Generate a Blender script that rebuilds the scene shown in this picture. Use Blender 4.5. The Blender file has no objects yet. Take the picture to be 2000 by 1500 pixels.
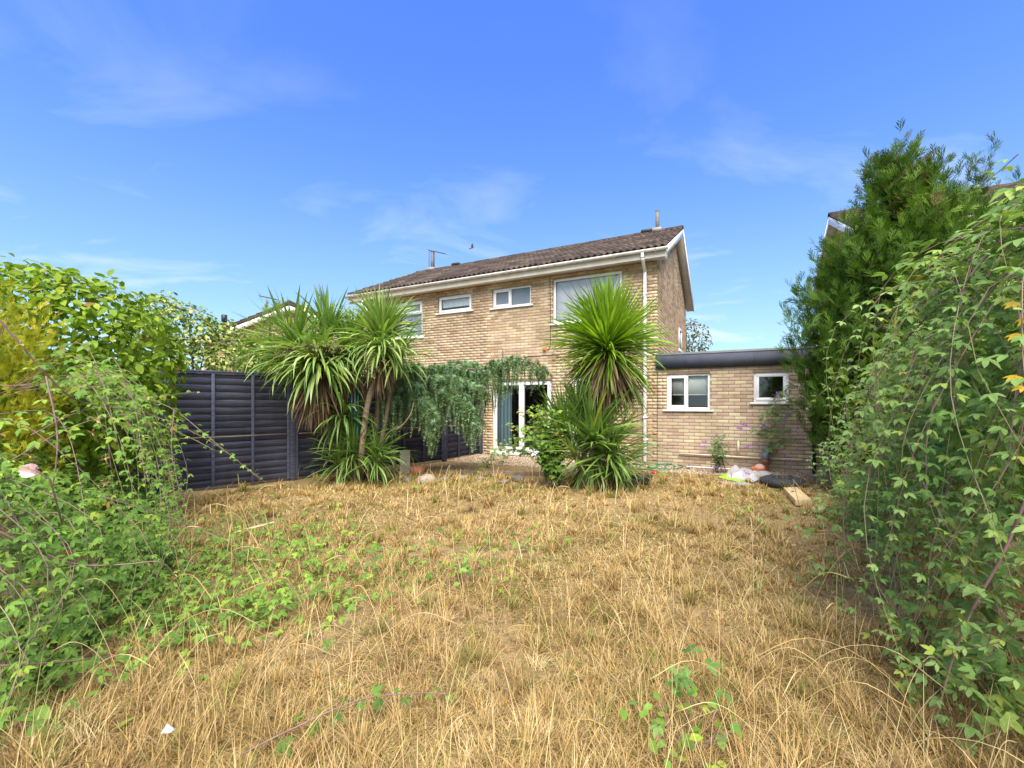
import bpy, math, random
import numpy as np
from mathutils import Matrix, Vector

# ---------------------------------------------------------------- camera, sky, sun, exposure
scene = bpy.context.scene
F, HV, CAMH = 860.0, 788.0, 1.4          # focal length and horizon row in photo pixels, eye height in metres
cam_data = bpy.data.cameras.new('camera')
cam = bpy.data.objects.new('camera', cam_data)
scene.collection.objects.link(cam)
cam.location = (0, 0, CAMH)
cam.rotation_euler = (math.radians(90), 0, 0)
cam_data.sensor_width = 36.0
cam_data.lens = F / 2000 * 36.0
cam_data.shift_y = (HV - 750) / 2000
cam_data.clip_start = 0.05
cam_data.clip_end = 2000
scene.camera = cam

SUN_DIR = Vector((0.0, -0.56, 0.82)).normalized()     # towards the sun
sun_el = math.asin(SUN_DIR.z)
sun_az = math.atan2(SUN_DIR.x, SUN_DIR.y)

world = bpy.data.worlds.new('World')
scene.world = world
world.use_nodes = True
wn, wl = world.node_tree.nodes, world.node_tree.links
wn.clear()
def wnode(t, **kw):
    n = wn.new(t)
    for k, v in kw.items():
        setattr(n, k, v)
    return n
def wmath(op, a, b=None):
    n = wnode('ShaderNodeMath', operation=op)
    for i, x in enumerate((a, b)):
        if x is None: continue
        if isinstance(x, (int, float)): n.inputs[i].default_value = x
        else: wl.new(x, n.inputs[i])
    return n.outputs[0]
sky = wnode('ShaderNodeTexSky', sky_type='NISHITA')
sky.sun_disc = False
sky.sun_elevation = sun_el
sky.sun_rotation = sun_az
sky.altitude = 50
sky.air_density = 0.6
sky.dust_density = 0.3
sky.ozone_density = 3.0
SKY_K = 0.14
sc1 = wnode('ShaderNodeVectorMath', operation='SCALE'); sc1.inputs['Scale'].default_value = SKY_K
wl.new(sky.outputs[0], sc1.inputs[0])
cv = wnode('ShaderNodeRGBCurve')          # film-like response of the sky colour
for ch, pts in ((0, ((0, 0), (.065, .044), (.154, .128), (.332, .24), (1, .37))),
                (1, ((0, 0), (.116, .112), (.27, .25), (.553, .395), (1, .47))),
                (2, ((0, 0), (.10, .26), (.242, .40), (.523, .475), (1, .50)))):
    c_ = cv.mapping.curves[ch]
    c_.points[0].location = pts[0]; c_.points[1].location = pts[-1]
    for p_ in pts[1:-1]: c_.points.new(*p_)
cv.mapping.update()
wl.new(sc1.outputs[0], cv.inputs['Color'])
hs = wnode('ShaderNodeVectorMath', operation='SCALE'); hs.inputs['Scale'].default_value = 1/SKY_K
wl.new(cv.outputs[0], hs.inputs[0])
tc = wnode('ShaderNodeTexCoord')
sep = wnode('ShaderNodeSeparateXYZ')
wl.new(tc.outputs['Generated'], sep.inputs[0])
zz = wmath('MAXIMUM', sep.outputs[2], 0.0)
den = wmath('ADD', zz, 0.16)
px = wmath('DIVIDE', sep.outputs[0], den)
py = wmath('DIVIDE', sep.outputs[1], den)
comb = wnode('ShaderNodeCombineXYZ')
wl.new(px, comb.inputs[0]); wl.new(py, comb.inputs[1])
mp = wnode('ShaderNodeMapping')
mp.inputs['Rotation'].default_value = (0, 0, math.radians(24))
mp.inputs['Scale'].default_value = (1.0, 1.7, 1.0)
mp.inputs['Location'].default_value = (6.6, 17.2, 0.0)
wl.new(comb.outputs[0], mp.inputs[0])
cn = wnode('ShaderNodeTexNoise')
cn.inputs['Scale'].default_value = 1.5
cn.inputs['Detail'].default_value = 8.0
cn.inputs['Roughness'].default_value = 0.56
cn.inputs['Distortion'].default_value = 0.45
wl.new(mp.outputs[0], cn.inputs['Vector'])
cr = wnode('ShaderNodeValToRGB')
cr.color_ramp.elements[0].position = 0.52
cr.color_ramp.elements[0].color = (0, 0, 0, 1)
cr.color_ramp.elements[1].position = 0.86
cr.color_ramp.elements[1].color = (1, 1, 1, 1)
wl.new(cn.outputs['Fac'], cr.inputs[0])
cfac = wmath('MULTIPLY', cr.outputs[0], wmath('MULTIPLY', wmath('POWER', wmath('SUBTRACT', 1.0, zz), 2.6), 1.35))
cmix = wnode('ShaderNodeMix', data_type='RGBA')
wl.new(cfac, cmix.inputs['Factor'])
wl.new(hs.outputs[0], cmix.inputs[6])
cmix.inputs[7].default_value = (3.3, 3.5, 3.75, 1)
bg = wnode('ShaderNodeBackground')
bg.inputs['Strength'].default_value = 0.14
wl.new(cmix.outputs[2], bg.inputs['Color'])
wo = wnode('ShaderNodeOutputWorld')
wl.new(bg.outputs[0], wo.inputs['Surface'])

sun_data = bpy.data.lights.new('sun', 'SUN')
sun_data.energy = 4.0
sun_data.angle = math.radians(55)
sun_data.color = (1.0, 0.93, 0.83)
sun = bpy.data.objects.new('sun', sun_data)
scene.collection.objects.link(sun)
sun.rotation_euler = (-SUN_DIR).to_track_quat('-Z', 'Y').to_euler()
sun.location = (0, 0, 30)

scene.view_settings.view_transform = 'Standard'
scene.view_settings.look = 'None'
scene.view_settings.exposure = 1.33
scene.view_settings.gamma = 1.0
scene.view_settings.use_curve_mapping = False
scene.cycles.max_bounces = 5
scene.cycles.transparent_max_bounces = 8
scene.cycles.use_denoising = True

# ---------------------------------------------------------------- helpers
rng = np.random.default_rng(11)
random.seed(5)
COL = scene.collection
def U(a, b, n=None): return rng.uniform(a, b, n)

def at(u, v, Y):
    return np.array([(u - 1000) / F * Y, Y, CAMH - (v - HV) / F * Y])
def gp(u, v, z=0.0):
    Y = F * (CAMH - z) / (v - HV)
    return np.array([(u - 1000) / F * Y, Y, z])

class Geo:
    """Collects polygons and a per-vertex random value, links as ONE mesh."""
    def __init__(s):
        s.v, s.f, s.rv, s.n = [], [], [], 0
    def add(s, V, faces, rv=0.5):
        V = np.asarray(V, float).reshape(-1, 3)
        s.v.append(V)
        s.rv.append(np.broadcast_to(np.asarray(rv, float), (len(V),)).copy())
        for fa in faces:
            fa = np.asarray(fa, np.int64)
            if fa.ndim == 1: fa = fa[None]
            s.f.append(fa + s.n)
        s.n += len(V)
        return s
    def box(s, x0, x1, y0, y1, z0, z1, rv=0.5):
        V = [(x0,y0,z0),(x1,y0,z0),(x1,y1,z0),(x0,y1,z0),(x0,y0,z1),(x1,y0,z1),(x1,y1,z1),(x0,y1,z1)]
        return s.add(V, [np.array([(0,3,2,1),(4,5,6,7),(0,1,5,4),(1,2,6,5),(2,3,7,6),(3,0,4,7)])], rv)
    def bar(s, a, b, w, h, rv=0.5, up=(0,0,1)):
        a, b = np.array(a, float), np.array(b, float)
        d = b - a; d /= np.linalg.norm(d)
        up = np.array(up, float)
        x = np.cross(d, up); x /= np.linalg.norm(x)
        z = np.cross(x, d)
        V = []
        for p in (a, b):
            for i, j in ((-1,-1),(1,-1),(1,1),(-1,1)):
                V.append(p + x*i*w/2 + z*j*h/2)
        return s.add(V, [np.array([(0,1,2,3),(7,6,5,4),(0,4,5,1),(1,5,6,2),(2,6,7,3),(3,7,4,0)])], rv)
    def tube(s, pts, radii, k=6, rv=0.5, cap=True):
        pts = np.asarray(pts, float); n = len(pts)
        radii = np.broadcast_to(np.asarray(radii, float), (n,))
        T = np.gradient(pts, axis=0)
        T /= np.linalg.norm(T, axis=1)[:, None] + 1e-9
        ref = np.array([0.0, 0, 1]) if abs(T[0][2]) < .9 else np.array([1.0, 0, 0])
        V = []
        for i in range(n):
            x = np.cross(T[i], ref); x /= np.linalg.norm(x) + 1e-9
            ref = np.cross(x, T[i])
            y = ref
            for j in range(k):
                a = 2*math.pi*j/k
                V.append(pts[i] + radii[i]*(math.cos(a)*x + math.sin(a)*y))
        Fq = [(i*k+j, i*k+(j+1) % k, (i+1)*k+(j+1) % k, (i+1)*k+j) for i in range(n-1) for j in range(k)]
        fs = [np.array(Fq)]
        if cap:
            fs.append(np.array(list(range(k))[::-1])); fs.append(np.array([(n-1)*k+j for j in range(k)]))
        return s.add(V, fs, rv)
    def lathe(s, prof, c=(0,0,0), k=16, rv=0.5):
        V = [(c[0]+r*math.cos(2*math.pi*j/k), c[1]+r*math.sin(2*math.pi*j/k), c[2]+z) for r, z in prof for j in range(k)]
        n = len(prof)
        return s.add(V, [np.array([(i*k+j, i*k+(j+1) % k, (i+1)*k+(j+1) % k, (i+1)*k+j) for i in range(n-1) for j in range(k)])], rv)
    def inst(s, tmpl, R, P, rv):
        """tmpl=(V,[faces]); R (N,3,3), P (N,3), rv (N)"""
        V, faces = tmpl
        N, m = len(P), len(V)
        if N == 0: return s
        VV = np.einsum('nij,mj->nmi', R, V) + P[:, None, :]
        off = (np.arange(N)*m)[:, None, None]
        fs = [(fa[None] + off).reshape(-1, fa.shape[1]) for fa in faces]
        return s.add(VV.reshape(-1, 3), fs, np.repeat(rv, m))
    def mesh(s, name, smooth=False):
        me = bpy.data.meshes.new(name)
        if not s.v: return me
        V = np.concatenate(s.v)
        me.vertices.add(len(V)); me.vertices.foreach_set('co', V.ravel().astype(np.float32))
        loops = np.concatenate([f.ravel() for f in s.f]).astype(np.int32)
        sizes = np.concatenate([np.full(len(f), f.shape[1]) for f in s.f]).astype(np.int32)
        me.loops.add(len(loops)); me.loops.foreach_set('vertex_index', loops)
        me.polygons.add(len(sizes))
        starts = np.concatenate([[0], np.cumsum(sizes)[:-1]]).astype(np.int32)
        me.polygons.foreach_set('loop_start', starts)
        me.polygons.foreach_set('loop_total', sizes)
        if smooth: me.polygons.foreach_set('use_smooth', np.ones(len(sizes), bool))
        at_ = me.attributes.new('rv', 'FLOAT', 'POINT')
        at_.data.foreach_set('value', np.concatenate(s.rv).astype(np.float32))
        me.update(calc_edges=True)
        return me
    def build(s, name, mat, parent=None, smooth=False, kind=None, bevel=0):
        me = s.mesh(name, smooth)
        o = mobj(name, me, mat, parent)
        if kind: o['kind'] = kind
        if bevel:
            b = o.modifiers.new('bevel', 'BEVEL'); b.width = bevel; b.segments = 2; b.limit_method = 'ANGLE'
        return o

def mobj(name, me, mat, parent=None):
    if mat is not None and not me.materials: me.materials.append(mat)
    o = bpy.data.objects.new(name, me)
    COL.objects.link(o)
    if parent is not None: o.parent = parent
    return o
def tag(o, label, cat, group=None):
    o['label'] = label; o['category'] = cat
    if group: o['group'] = group
    return o
def thing(name, loc, label, cat, group=None, rz=0.0):
    o = bpy.data.objects.new(name, None)
    COL.objects.link(o)
    o.empty_display_size = .2
    o.location = tuple(float(x) for x in loc); o.rotation_euler = (0, 0, rz)
    return tag(o, label, cat, group)
def struct(o): o['kind'] = 'structure'; return o

def norm(a): return a / (np.linalg.norm(a, axis=-1, keepdims=True) + 1e-9)
def frames(n, d, scale):
    """rotation matrices with local z = n, local y ~ d"""
    n = norm(n); y = norm(d - (d*n).sum(-1, keepdims=True)*n)
    x = np.cross(y, n)
    R = np.stack([x, y, n], -1)
    return R * np.asarray(scale, float).reshape(-1, 1, 1)
def rdir(N): return norm(rng.normal(size=(N, 3)))

def vnoise(x, y, seed=0):
    """cheap smooth 2-D value noise in 0..1"""
    def h(i, j):
        a = np.sin(i*127.1 + j*311.7 + seed*74.7)*43758.5453
        return a - np.floor(a)
    i, j = np.floor(x), np.floor(y); fx, fy = x-i, y-j
    fx = fx*fx*(3-2*fx); fy = fy*fy*(3-2*fy)
    return (h(i,j)*(1-fx)+h(i+1,j)*fx)*(1-fy)+(h(i,j+1)*(1-fx)+h(i+1,j+1)*fx)*fy

VIS_BUCKETS = 6
def scatter(parent, base, name, tmpls, tid, R, P, rv, mat, nobj=300, rest='foliage', vis=None, smooth=False):
    """the nobj pieces that show largest become objects, the rest one stuff part"""
    tid = np.asarray(tid); base = np.asarray(base, float)
    N = len(P)
    sc = np.linalg.norm(R[:, :, 1], axis=1)
    rel = P - np.array([0, 0, CAMH])
    dist = np.linalg.norm(rel, axis=1)
    u = 1000 + F*P[:, 0]/np.maximum(P[:, 1], .1); v = HV - F*(P[:, 2]-CAMH)/np.maximum(P[:, 1], .1)
    score = sc/dist*(1 + 0.0*u)
    score = score*np.where((u > 5) & (u < 1995) & (v > 5) & (v < 1495) & (P[:, 1] > .3), 1, .05)
    if vis is not None: score = score*vis
    order = np.argsort(-score)
    top, low = order[:nobj], order[nobj:]
    cache = {}
    for i in top:
        b = min(VIS_BUCKETS-1, int(rv[i]*VIS_BUCKETS)); key = (int(tid[i]), b)
        if key not in cache:
            t = tmpls[key[0]]
            cache[key] = Geo().add(t[0], t[1], (b+.5)/VIS_BUCKETS).mesh(name, smooth)
        o = mobj(name, cache[key], mat, parent)
        M = Matrix.Identity(4)
        for a in range(3):
            for c in range(3): M[a][c] = float(R[i, a, c])
            M[a][3] = float(P[i, a]-base[a])
        o.matrix_basis = M
    g = Geo()
    for t in range(len(tmpls)):
        k = low[tid[low] == t]
        if len(k): g.inst(tmpls[t], R[k], P[k]-base, rv[k])
    if g.n: g.build(rest, mat, parent, smooth=smooth, kind='stuff')

def cane(pts, n=24):
    """smooth curve through control points (Catmull-Rom)"""
    p = np.array(pts, float)
    p = np.vstack([2*p[0]-p[1], p, 2*p[-1]-p[-2]])
    out = []
    segs = len(p)-3
    per = max(3, n//segs)
    for i in range(segs):
        a, b, c, d = p[i:i+4]
        for t in np.linspace(0, 1, per, endpoint=False):
            out.append(.5*((2*b)+(-a+c)*t+(2*a-5*b+4*c-d)*t*t+(-a+3*b-3*c+d)*t**3))
    out.append(p[-2])
    return np.array(out)

# ---------------------------------------------------------------- materials
def newmat(name):
    m = bpy.data.materials.new(name); m.use_nodes = True
    nt = m.node_tree; nt.nodes.clear()
    return m, nt.nodes, nt.links
def ramp_node(N, stops):
    r = N.new('ShaderNodeValToRGB'); e = r.color_ramp.elements
    while len(e) > 1: e.remove(e[-1])
    e[0].position = stops[0][0]; e[0].color = (*stops[0][1], 1)
    for p, c in stops[1:]:
        x = e.new(p); x.color = (*c, 1)
    return r
def noise(N, L, scale, detail=3, rough=.55, coord='Object', off=None, vscale=None):
    t = N.new('ShaderNodeTexCoord')
    n = N.new('ShaderNodeTexNoise')
    n.inputs['Scale'].default_value = scale; n.inputs['Detail'].default_value = detail; n.inputs['Roughness'].default_value = rough
    src = t.outputs[coord]
    if vscale:
        m = N.new('ShaderNodeMapping'); m.inputs['Scale'].default_value = vscale
        L.new(src, m.inputs[0]); src = m.outputs[0]
    if off is not None:
        a = N.new('ShaderNodeVectorMath'); a.operation = 'ADD'
        L.new(src, a.inputs[0]); L.new(off, a.inputs[1]); src = a.outputs[0]
    L.new(src, n.inputs['Vector'])
    return n.outputs['Fac']
def rvnode(N):
    a = N.new('ShaderNodeAttribute'); a.attribute_name = 'rv'
    return a.outputs['Fac']
def mulcol(N, L, col, fac, lo, hi):
    """colour times a map of fac 0..1 -> lo..hi"""
    mr = N.new('ShaderNodeMapRange'); mr.inputs[1].default_value = .25; mr.inputs[2].default_value = .75
    mr.inputs[3].default_value = lo; mr.inputs[4].default_value = hi
    L.new(fac, mr.inputs[0])
    vm = N.new('ShaderNodeVectorMath'); vm.operation = 'SCALE'
    L.new(col, vm.inputs[0]); L.new(mr.outputs[0], vm.inputs['Scale'])
    return vm.outputs[0]
def mat_rv(name, stops, rough=.7, nscale=20, nlo=.8, nhi=1.2, bump=0, bscale=60, spec=.3, detail=3, vscale=None, metal=0, coord='Object', stain=0):
    """surface whose colour is picked by the piece's random value and broken up by noise"""
    m, N, L = newmat(name)
    rv = rvnode(N)
    r = ramp_node(N, stops); L.new(rv, r.inputs[0])
    sc = N.new('ShaderNodeVectorMath'); sc.operation = 'SCALE'; sc.inputs[0].default_value = (37.1, 91.7, 53.3)
    L.new(rv, sc.inputs['Scale'])
    nz = noise(N, L, nscale, detail, off=sc.outputs[0], vscale=vscale, coord=coord)
    c = mulcol(N, L, r.outputs[0], nz, nlo, nhi)
    if stain:
        ge = N.new('ShaderNodeNewGeometry')
        for sc_, vs in ((1.1, (1, 1, 1)), (2.6, (1, 1, .22))):
            mp_ = N.new('ShaderNodeMapping'); mp_.inputs['Scale'].default_value = vs
            L.new(ge.outputs['Position'], mp_.inputs[0])
            n_ = N.new('ShaderNodeTexNoise'); n_.inputs['Scale'].default_value = sc_; n_.inputs['Detail'].default_value = 4
            L.new(mp_.outputs[0], n_.inputs['Vector'])
            c = mulcol(N, L, c, n_.outputs['Fac'], 1-stain, 1+stain*.6)
    p = N.new('ShaderNodeBsdfPrincipled'); L.new(c, p.inputs['Base Color'])
    p.inputs['Roughness'].default_value = rough; p.inputs['Specular IOR Level'].default_value = spec
    p.inputs['Metallic'].default_value = metal
    if bump:
        b = N.new('ShaderNodeBump'); b.inputs['Strength'].default_value = bump; b.inputs['Distance'].default_value = .01
        L.new(noise(N, L, bscale, 4, off=sc.outputs[0], coord=coord), b.inputs['Height']); L.new(b.outputs[0], p.inputs['Normal'])
    o = N.new('ShaderNodeOutputMaterial'); L.new(p.outputs[0], o.inputs[0])
    return m
def mat_leaf(name, stops, trans=.3, rough=.5, spec=.35, nscale=9, nlo=.8, nhi=1.2, tint=(1.15, 1.25, .55)):
    m, N, L = newmat(name)
    r = ramp_node(N, stops); L.new(rvnode(N), r.inputs[0])
    c = mulcol(N, L, r.outputs[0], noise(N, L, nscale, 2), nlo, nhi)
    p = N.new('ShaderNodeBsdfPrincipled'); L.new(c, p.inputs['Base Color'])
    p.inputs['Roughness'].default_value = rough; p.inputs['Specular IOR Level'].default_value = spec
    t = N.new('ShaderNodeBsdfTranslucent')
    vm = N.new('ShaderNodeVectorMath'); vm.operation = 'MULTIPLY'; vm.inputs[1].default_value = tint
    L.new(c, vm.inputs[0]); L.new(vm.outputs[0], t.inputs['Color'])
    mx = N.new('ShaderNodeMixShader'); mx.inputs[0].default_value = trans
    L.new(p.outputs[0], mx.inputs[1]); L.new(t.outputs[0], mx.inputs[2])
    o = N.new('ShaderNodeOutputMaterial'); L.new(mx.outputs[0], o.inputs[0])
    return m
def flat(c): return [(0, c), (1, c)]

M = {}
M['brick'] = mat_rv('brick', [(0, (.359,.237,.149)), (.18, (.436,.308,.188)), (.36, (.523,.386,.239)), (.55, (.581,.451,.296)), (.7, (.503,.357,.251)), (.84, (.619,.496,.326)), (.95, (.455,.308,.220)), (1, (.562,.317,.193))],
    rough=.9, nscale=28, nlo=.78, nhi=1.2, bump=.35, bscale=120, spec=.15, stain=.22)
M['brick_ext'] = mat_rv('brick_extension', [(0, (.424,.299,.213)), (.2, (.510,.384,.269)), (.42, (.558,.437,.304)), (.55, (.587,.488,.304)), (.72, (.634,.537,.344)), (.86, (.530,.398,.289)), (.96, (.471,.339,.254)), (1, (.577,.347,.223))],
    rough=.9, nscale=28, nlo=.8, nhi=1.18, bump=.35, bscale=120, spec=.15, stain=.2)
M['mortar'] = mat_rv('mortar', flat((.265,.195,.135)), rough=.95, nscale=6, nlo=.75, nhi=1.2, bump=.4, bscale=150, spec=.1)
M['tile'] = mat_rv('roof_tile', [(0, (.045,.033,.029)), (.4, (.064,.047,.040)), (.75, (.082,.060,.050)), (1, (.12,.09,.07))], rough=.85, nscale=9, nlo=.85, nhi=1.15, bump=.3, bscale=60, spec=.2, stain=.25)
M['upvc'] = mat_rv('white_upvc', flat((.78,.78,.77)), rough=.35, nscale=5, nlo=.9, nhi=1.06, spec=.45)
M['gutter'] = mat_rv('weathered_white_plastic', flat((.70,.68,.64)), rough=.5, nscale=7, nlo=.62, nhi=1.14, spec=.35, vscale=(1, 1, .35), detail=5)
M['fascia'] = mat_rv('painted_fascia', flat((.68,.63,.55)), rough=.55, nscale=4, nlo=.82, nhi=1.08, spec=.35, vscale=(1, 1, .3))
M['felt'] = mat_rv('roof_felt', flat((.16,.165,.17)), rough=.9, nscale=3, nlo=.8, nhi=1.2, bump=.3, bscale=300, spec=.2)
M['dark_fascia'] = mat_rv('dark_fascia', flat((.078,.082,.105)), rough=.95, nscale=5, nlo=.88, nhi=1.12, spec=.08)
M['fence'] = mat_rv('painted_fence', [(0, (.068,.071,.107)), (.5, (.087,.092,.135)), (1, (.113,.116,.166))], rough=.95, nscale=9, nlo=.6, nhi=1.5, bump=.5, bscale=35, spec=.08, vscale=(.25, .25, 5), stain=.25)
M['raw_wood'] = mat_rv('bare_wood', [(0, (.30,.19,.10)), (1, (.46,.32,.18))], rough=.8, nscale=8, nlo=.7, nhi=1.25, bump=.3, bscale=40, vscale=(.3, 3, 3))
M['timber'] = mat_rv('pale_timber', [(0, (.48,.35,.17)), (1, (.60,.46,.25))], rough=.75, nscale=6, nlo=.75, nhi=1.2, bump=.3, bscale=40, vscale=(3, .4, 3))
M['old_timber'] = mat_rv('old_timber', [(0, (.13,.095,.07)), (1, (.22,.17,.13))], rough=.9, nscale=8, nlo=.6, nhi=1.3, bump=.5, bscale=40)
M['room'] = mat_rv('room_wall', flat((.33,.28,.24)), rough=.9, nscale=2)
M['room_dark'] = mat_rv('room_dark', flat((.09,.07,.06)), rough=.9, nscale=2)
M['blind'] = mat_rv('blind', flat((.72,.74,.70)), rough=.7, nscale=3, nlo=.93, nhi=1.05)
M['lilac'] = mat_rv('lilac_curtain', [(0, (.62,.58,.66)), (1, (.74,.69,.74))], rough=.8, nscale=3)
M['teal_curtain'] = mat_rv('teal_curtain', [(0, (.10,.20,.24)), (1, (.32,.42,.45))], rough=.9, nscale=3)
M['metal'] = mat_rv('galvanised_metal', flat((.42,.43,.44)), rough=.45, nscale=12, nlo=.8, nhi=1.15, metal=.6)
M['flue'] = mat_rv('grey_flue', flat((.15,.145,.145)), rough=.7, nscale=9, nlo=.8, nhi=1.2)
M['black'] = mat_rv('black_plastic', flat((.022,.022,.025)), rough=.5, nscale=10, nlo=.7, nhi=1.4, spec=.4)
M['cable'] = mat_rv('dark_cable', flat((.06,.045,.035)), rough=.7)
M['orange'] = mat_rv('orange_plastic', flat((.75,.20,.06)), rough=.5)
M['cream_pipe'] = mat_rv('cream_pipe', flat((.62,.54,.36)), rough=.45, nscale=9, nlo=.85, nhi=1.1)
M['grey_pipe'] = mat_rv('grey_pipe', flat((.15,.17,.21)), rough=.45, nscale=9, nlo=.8, nhi=1.2)
M['terracotta'] = mat_rv('terracotta', flat((.42,.17,.10)), rough=.8, nscale=9, nlo=.75, nhi=1.2, bump=.2)
M['green_hose'] = mat_rv('green_hose', flat((.02,.19,.12)), rough=.4, spec=.5)
M['green_pipe'] = mat_rv('dark_green_pipe', flat((.02,.055,.045)), rough=.4, spec=.5)
M['bag_white'] = mat_rv('white_sheet', flat((.50,.49,.50)), rough=.55, nscale=9, nlo=.85, nhi=1.08)
M['bag_lime'] = mat_rv('lime_sheet', flat((.33,.68,.04)), rough=.5, nscale=9)
M['rubber'] = mat_rv('dusty_rubber', flat((.035,.036,.04)), rough=.75, nscale=18, nlo=.6, nhi=1.6, bump=.3)
M['stone'] = mat_rv('rock', [(0, (.15,.125,.11)), (1, (.32,.27,.22))], rough=.9, nscale=9, nlo=.7, nhi=1.25, bump=.6, bscale=30)
M['concrete'] = mat_rv('concrete', flat((.30,.275,.24)), rough=.9, nscale=12, nlo=.75, nhi=1.2, bump=.4, bscale=80)
M['gravel'] = mat_rv('gravel', [(0, (.28,.19,.12)), (.3, (.42,.30,.19)), (.6, (.52,.40,.27)), (.85, (.60,.50,.37)), (1, (.40,.34,.29))], rough=.85, nscale=30, nlo=.85, nhi=1.1)
M['red'] = mat_rv('red_plastic', flat((.60,.03,.05)), rough=.4)
M['teal'] = mat_rv('teal_cord', flat((.02,.22,.20)), rough=.5)
M['cane'] = mat_rv('bramble_cane', [(0, (.17,.10,.09)), (.5, (.26,.15,.14)), (1, (.24,.25,.09))], rough=.6, nscale=40, nlo=.7, nhi=1.25)
M['bark'] = mat_rv('bark', [(0, (.10,.07,.05)), (1, (.17,.125,.09))], rough=.9, nscale=25, nlo=.6, nhi=1.35, bump=.6, bscale=50)
M['palm_bark'] = mat_rv('palm_bark', flat((.27,.19,.125)), rough=.9, nscale=22, nlo=.6, nhi=1.35, bump=.8, bscale=60, vscale=(1, 1, 3))
M['bramble_l'] = mat_leaf('bramble_leaf', [(0, (.06,.12,.025)), (.3, (.11,.21,.035)), (.6, (.155,.275,.045)), (.85, (.21,.335,.05)), (.97, (.29,.38,.05)), (1, (.34,.20,.05))], trans=.3, rough=.6, spec=.16)
M['bramble_r'] = mat_leaf('bramble_leaf_pale', [(0, (.067,.131,.031)), (.3, (.121,.220,.048)), (.6, (.177,.294,.076)), (.85, (.245,.361,.107)), (.96, (.294,.373,.064)), (1, (.303,.224,.064))], trans=.28, rough=.6, spec=.16)
M['hedge'] = mat_leaf('shrub_leaf', [(0, (.07,.13,.012)), (.3, (.14,.235,.02)), (.6, (.215,.32,.024)), (.88, (.30,.395,.03)), (.97, (.36,.36,.04)), (1, (.30,.14,.04))], trans=.35, rough=.6, spec=.18)
M['variegated'] = mat_leaf('variegated_leaf', [(0, (.065,.130,.033)), (.35, (.124,.208,.050)), (.55, (.260,.338,.077)), (.75, (.364,.442,.088)), (.94, (.520,.533,.143)), (1, (.429,.195,.066))], trans=.25, nscale=60, nlo=.75, nhi=1.25)
M['golden'] = mat_leaf('golden_conifer', [(0, (.16,.18,.012)), (.35, (.33,.32,.02)), (.7, (.50,.44,.03)), (1, (.60,.52,.07))], trans=.3, rough=.7, spec=.12)
M['lime_conifer'] = mat_leaf('bright_conifer', [(0, (.06,.12,.01)), (.5, (.13,.22,.015)), (1, (.25,.32,.03))], trans=.3)
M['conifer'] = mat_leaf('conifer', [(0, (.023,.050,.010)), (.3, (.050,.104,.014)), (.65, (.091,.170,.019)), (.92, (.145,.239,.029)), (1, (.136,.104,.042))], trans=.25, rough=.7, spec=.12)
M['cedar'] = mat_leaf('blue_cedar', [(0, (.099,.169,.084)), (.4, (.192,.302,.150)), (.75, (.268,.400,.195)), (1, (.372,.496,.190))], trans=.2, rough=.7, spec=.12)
M['palm'] = mat_leaf('palm_leaf', [(0, (.078,.144,.033)), (.3, (.132,.224,.050)), (.6, (.204,.322,.066)), (.85, (.300,.414,.094)), (.95, (.384,.460,.165)), (1, (.624,.529,.044))], trans=.28, rough=.4, spec=.45)
M['palm_bright'] = mat_leaf('bright_palm_leaf', [(0, (.065,.14,.012)), (.3, (.13,.24,.02)), (.6, (.22,.36,.026)), (.9, (.32,.45,.04)), (1, (.55,.48,.03))], trans=.33, rough=.4, spec=.45)
M['dead_palm'] = mat_leaf('dead_palm_leaf', [(0, (.10,.062,.04)), (.4, (.19,.12,.075)), (.75, (.29,.19,.11)), (1, (.38,.27,.16))], trans=.2, rough=.8, spec=.15, tint=(1, .85, .6))
M['panicle'] = mat_leaf('panicle', [(0, (.17,.17,.05)), (.5, (.29,.28,.10)), (1, (.36,.31,.15))], trans=.2)
M['rose_leaf'] = mat_leaf('rose_leaf', [(0, (.06,.13,.02)), (.4, (.11,.22,.03)), (.75, (.19,.32,.04)), (.93, (.30,.38,.04)), (1, (.50,.32,.03))], trans=.33)
M['buddleia'] = mat_leaf('buddleia_leaf', [(0, (.06,.11,.03)), (.6, (.12,.20,.055)), (1, (.19,.27,.09))], trans=.25)
M['purple'] = mat_leaf('purple_flower', [(0, (.24,.06,.34)), (.5, (.42,.10,.60)), (1, (.52,.20,.70))], trans=.3, tint=(1, .8, 1))
M['petal'] = mat_leaf('pale_petal', [(0, (.80,.58,.54)), (1, (.88,.80,.76))], trans=.3, tint=(1, .9, .85))
M['dead_flower'] = mat_leaf('dead_flower', [(0, (.30,.18,.08)), (1, (.55,.40,.20))], trans=.3, tint=(1, .85, .6))
M['yellow_leaf'] = mat_leaf('yellow_leaf', [(0, (.55,.38,.02)), (1, (.66,.50,.04))], trans=.35, tint=(1.1, 1, .4))
M['far_leaf'] = mat_leaf('far_tree_leaf', [(0, (.07,.085,.04)), (.6, (.14,.15,.06)), (1, (.24,.17,.09))], trans=.25)
M['grass'] = mat_leaf('dry_grass', [(0, (.089,.137,.023)), (.12, (.178,.216,.037)), (.24, (.258,.225,.053)), (.28, (.237,.147,.064)), (.42, (.346,.225,.085)), (.6, (.455,.314,.117)), (.8, (.554,.402,.170)), (1, (.673,.529,.276))], trans=.25, rough=.7, spec=.2, tint=(1.05, .95, .7))
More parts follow.
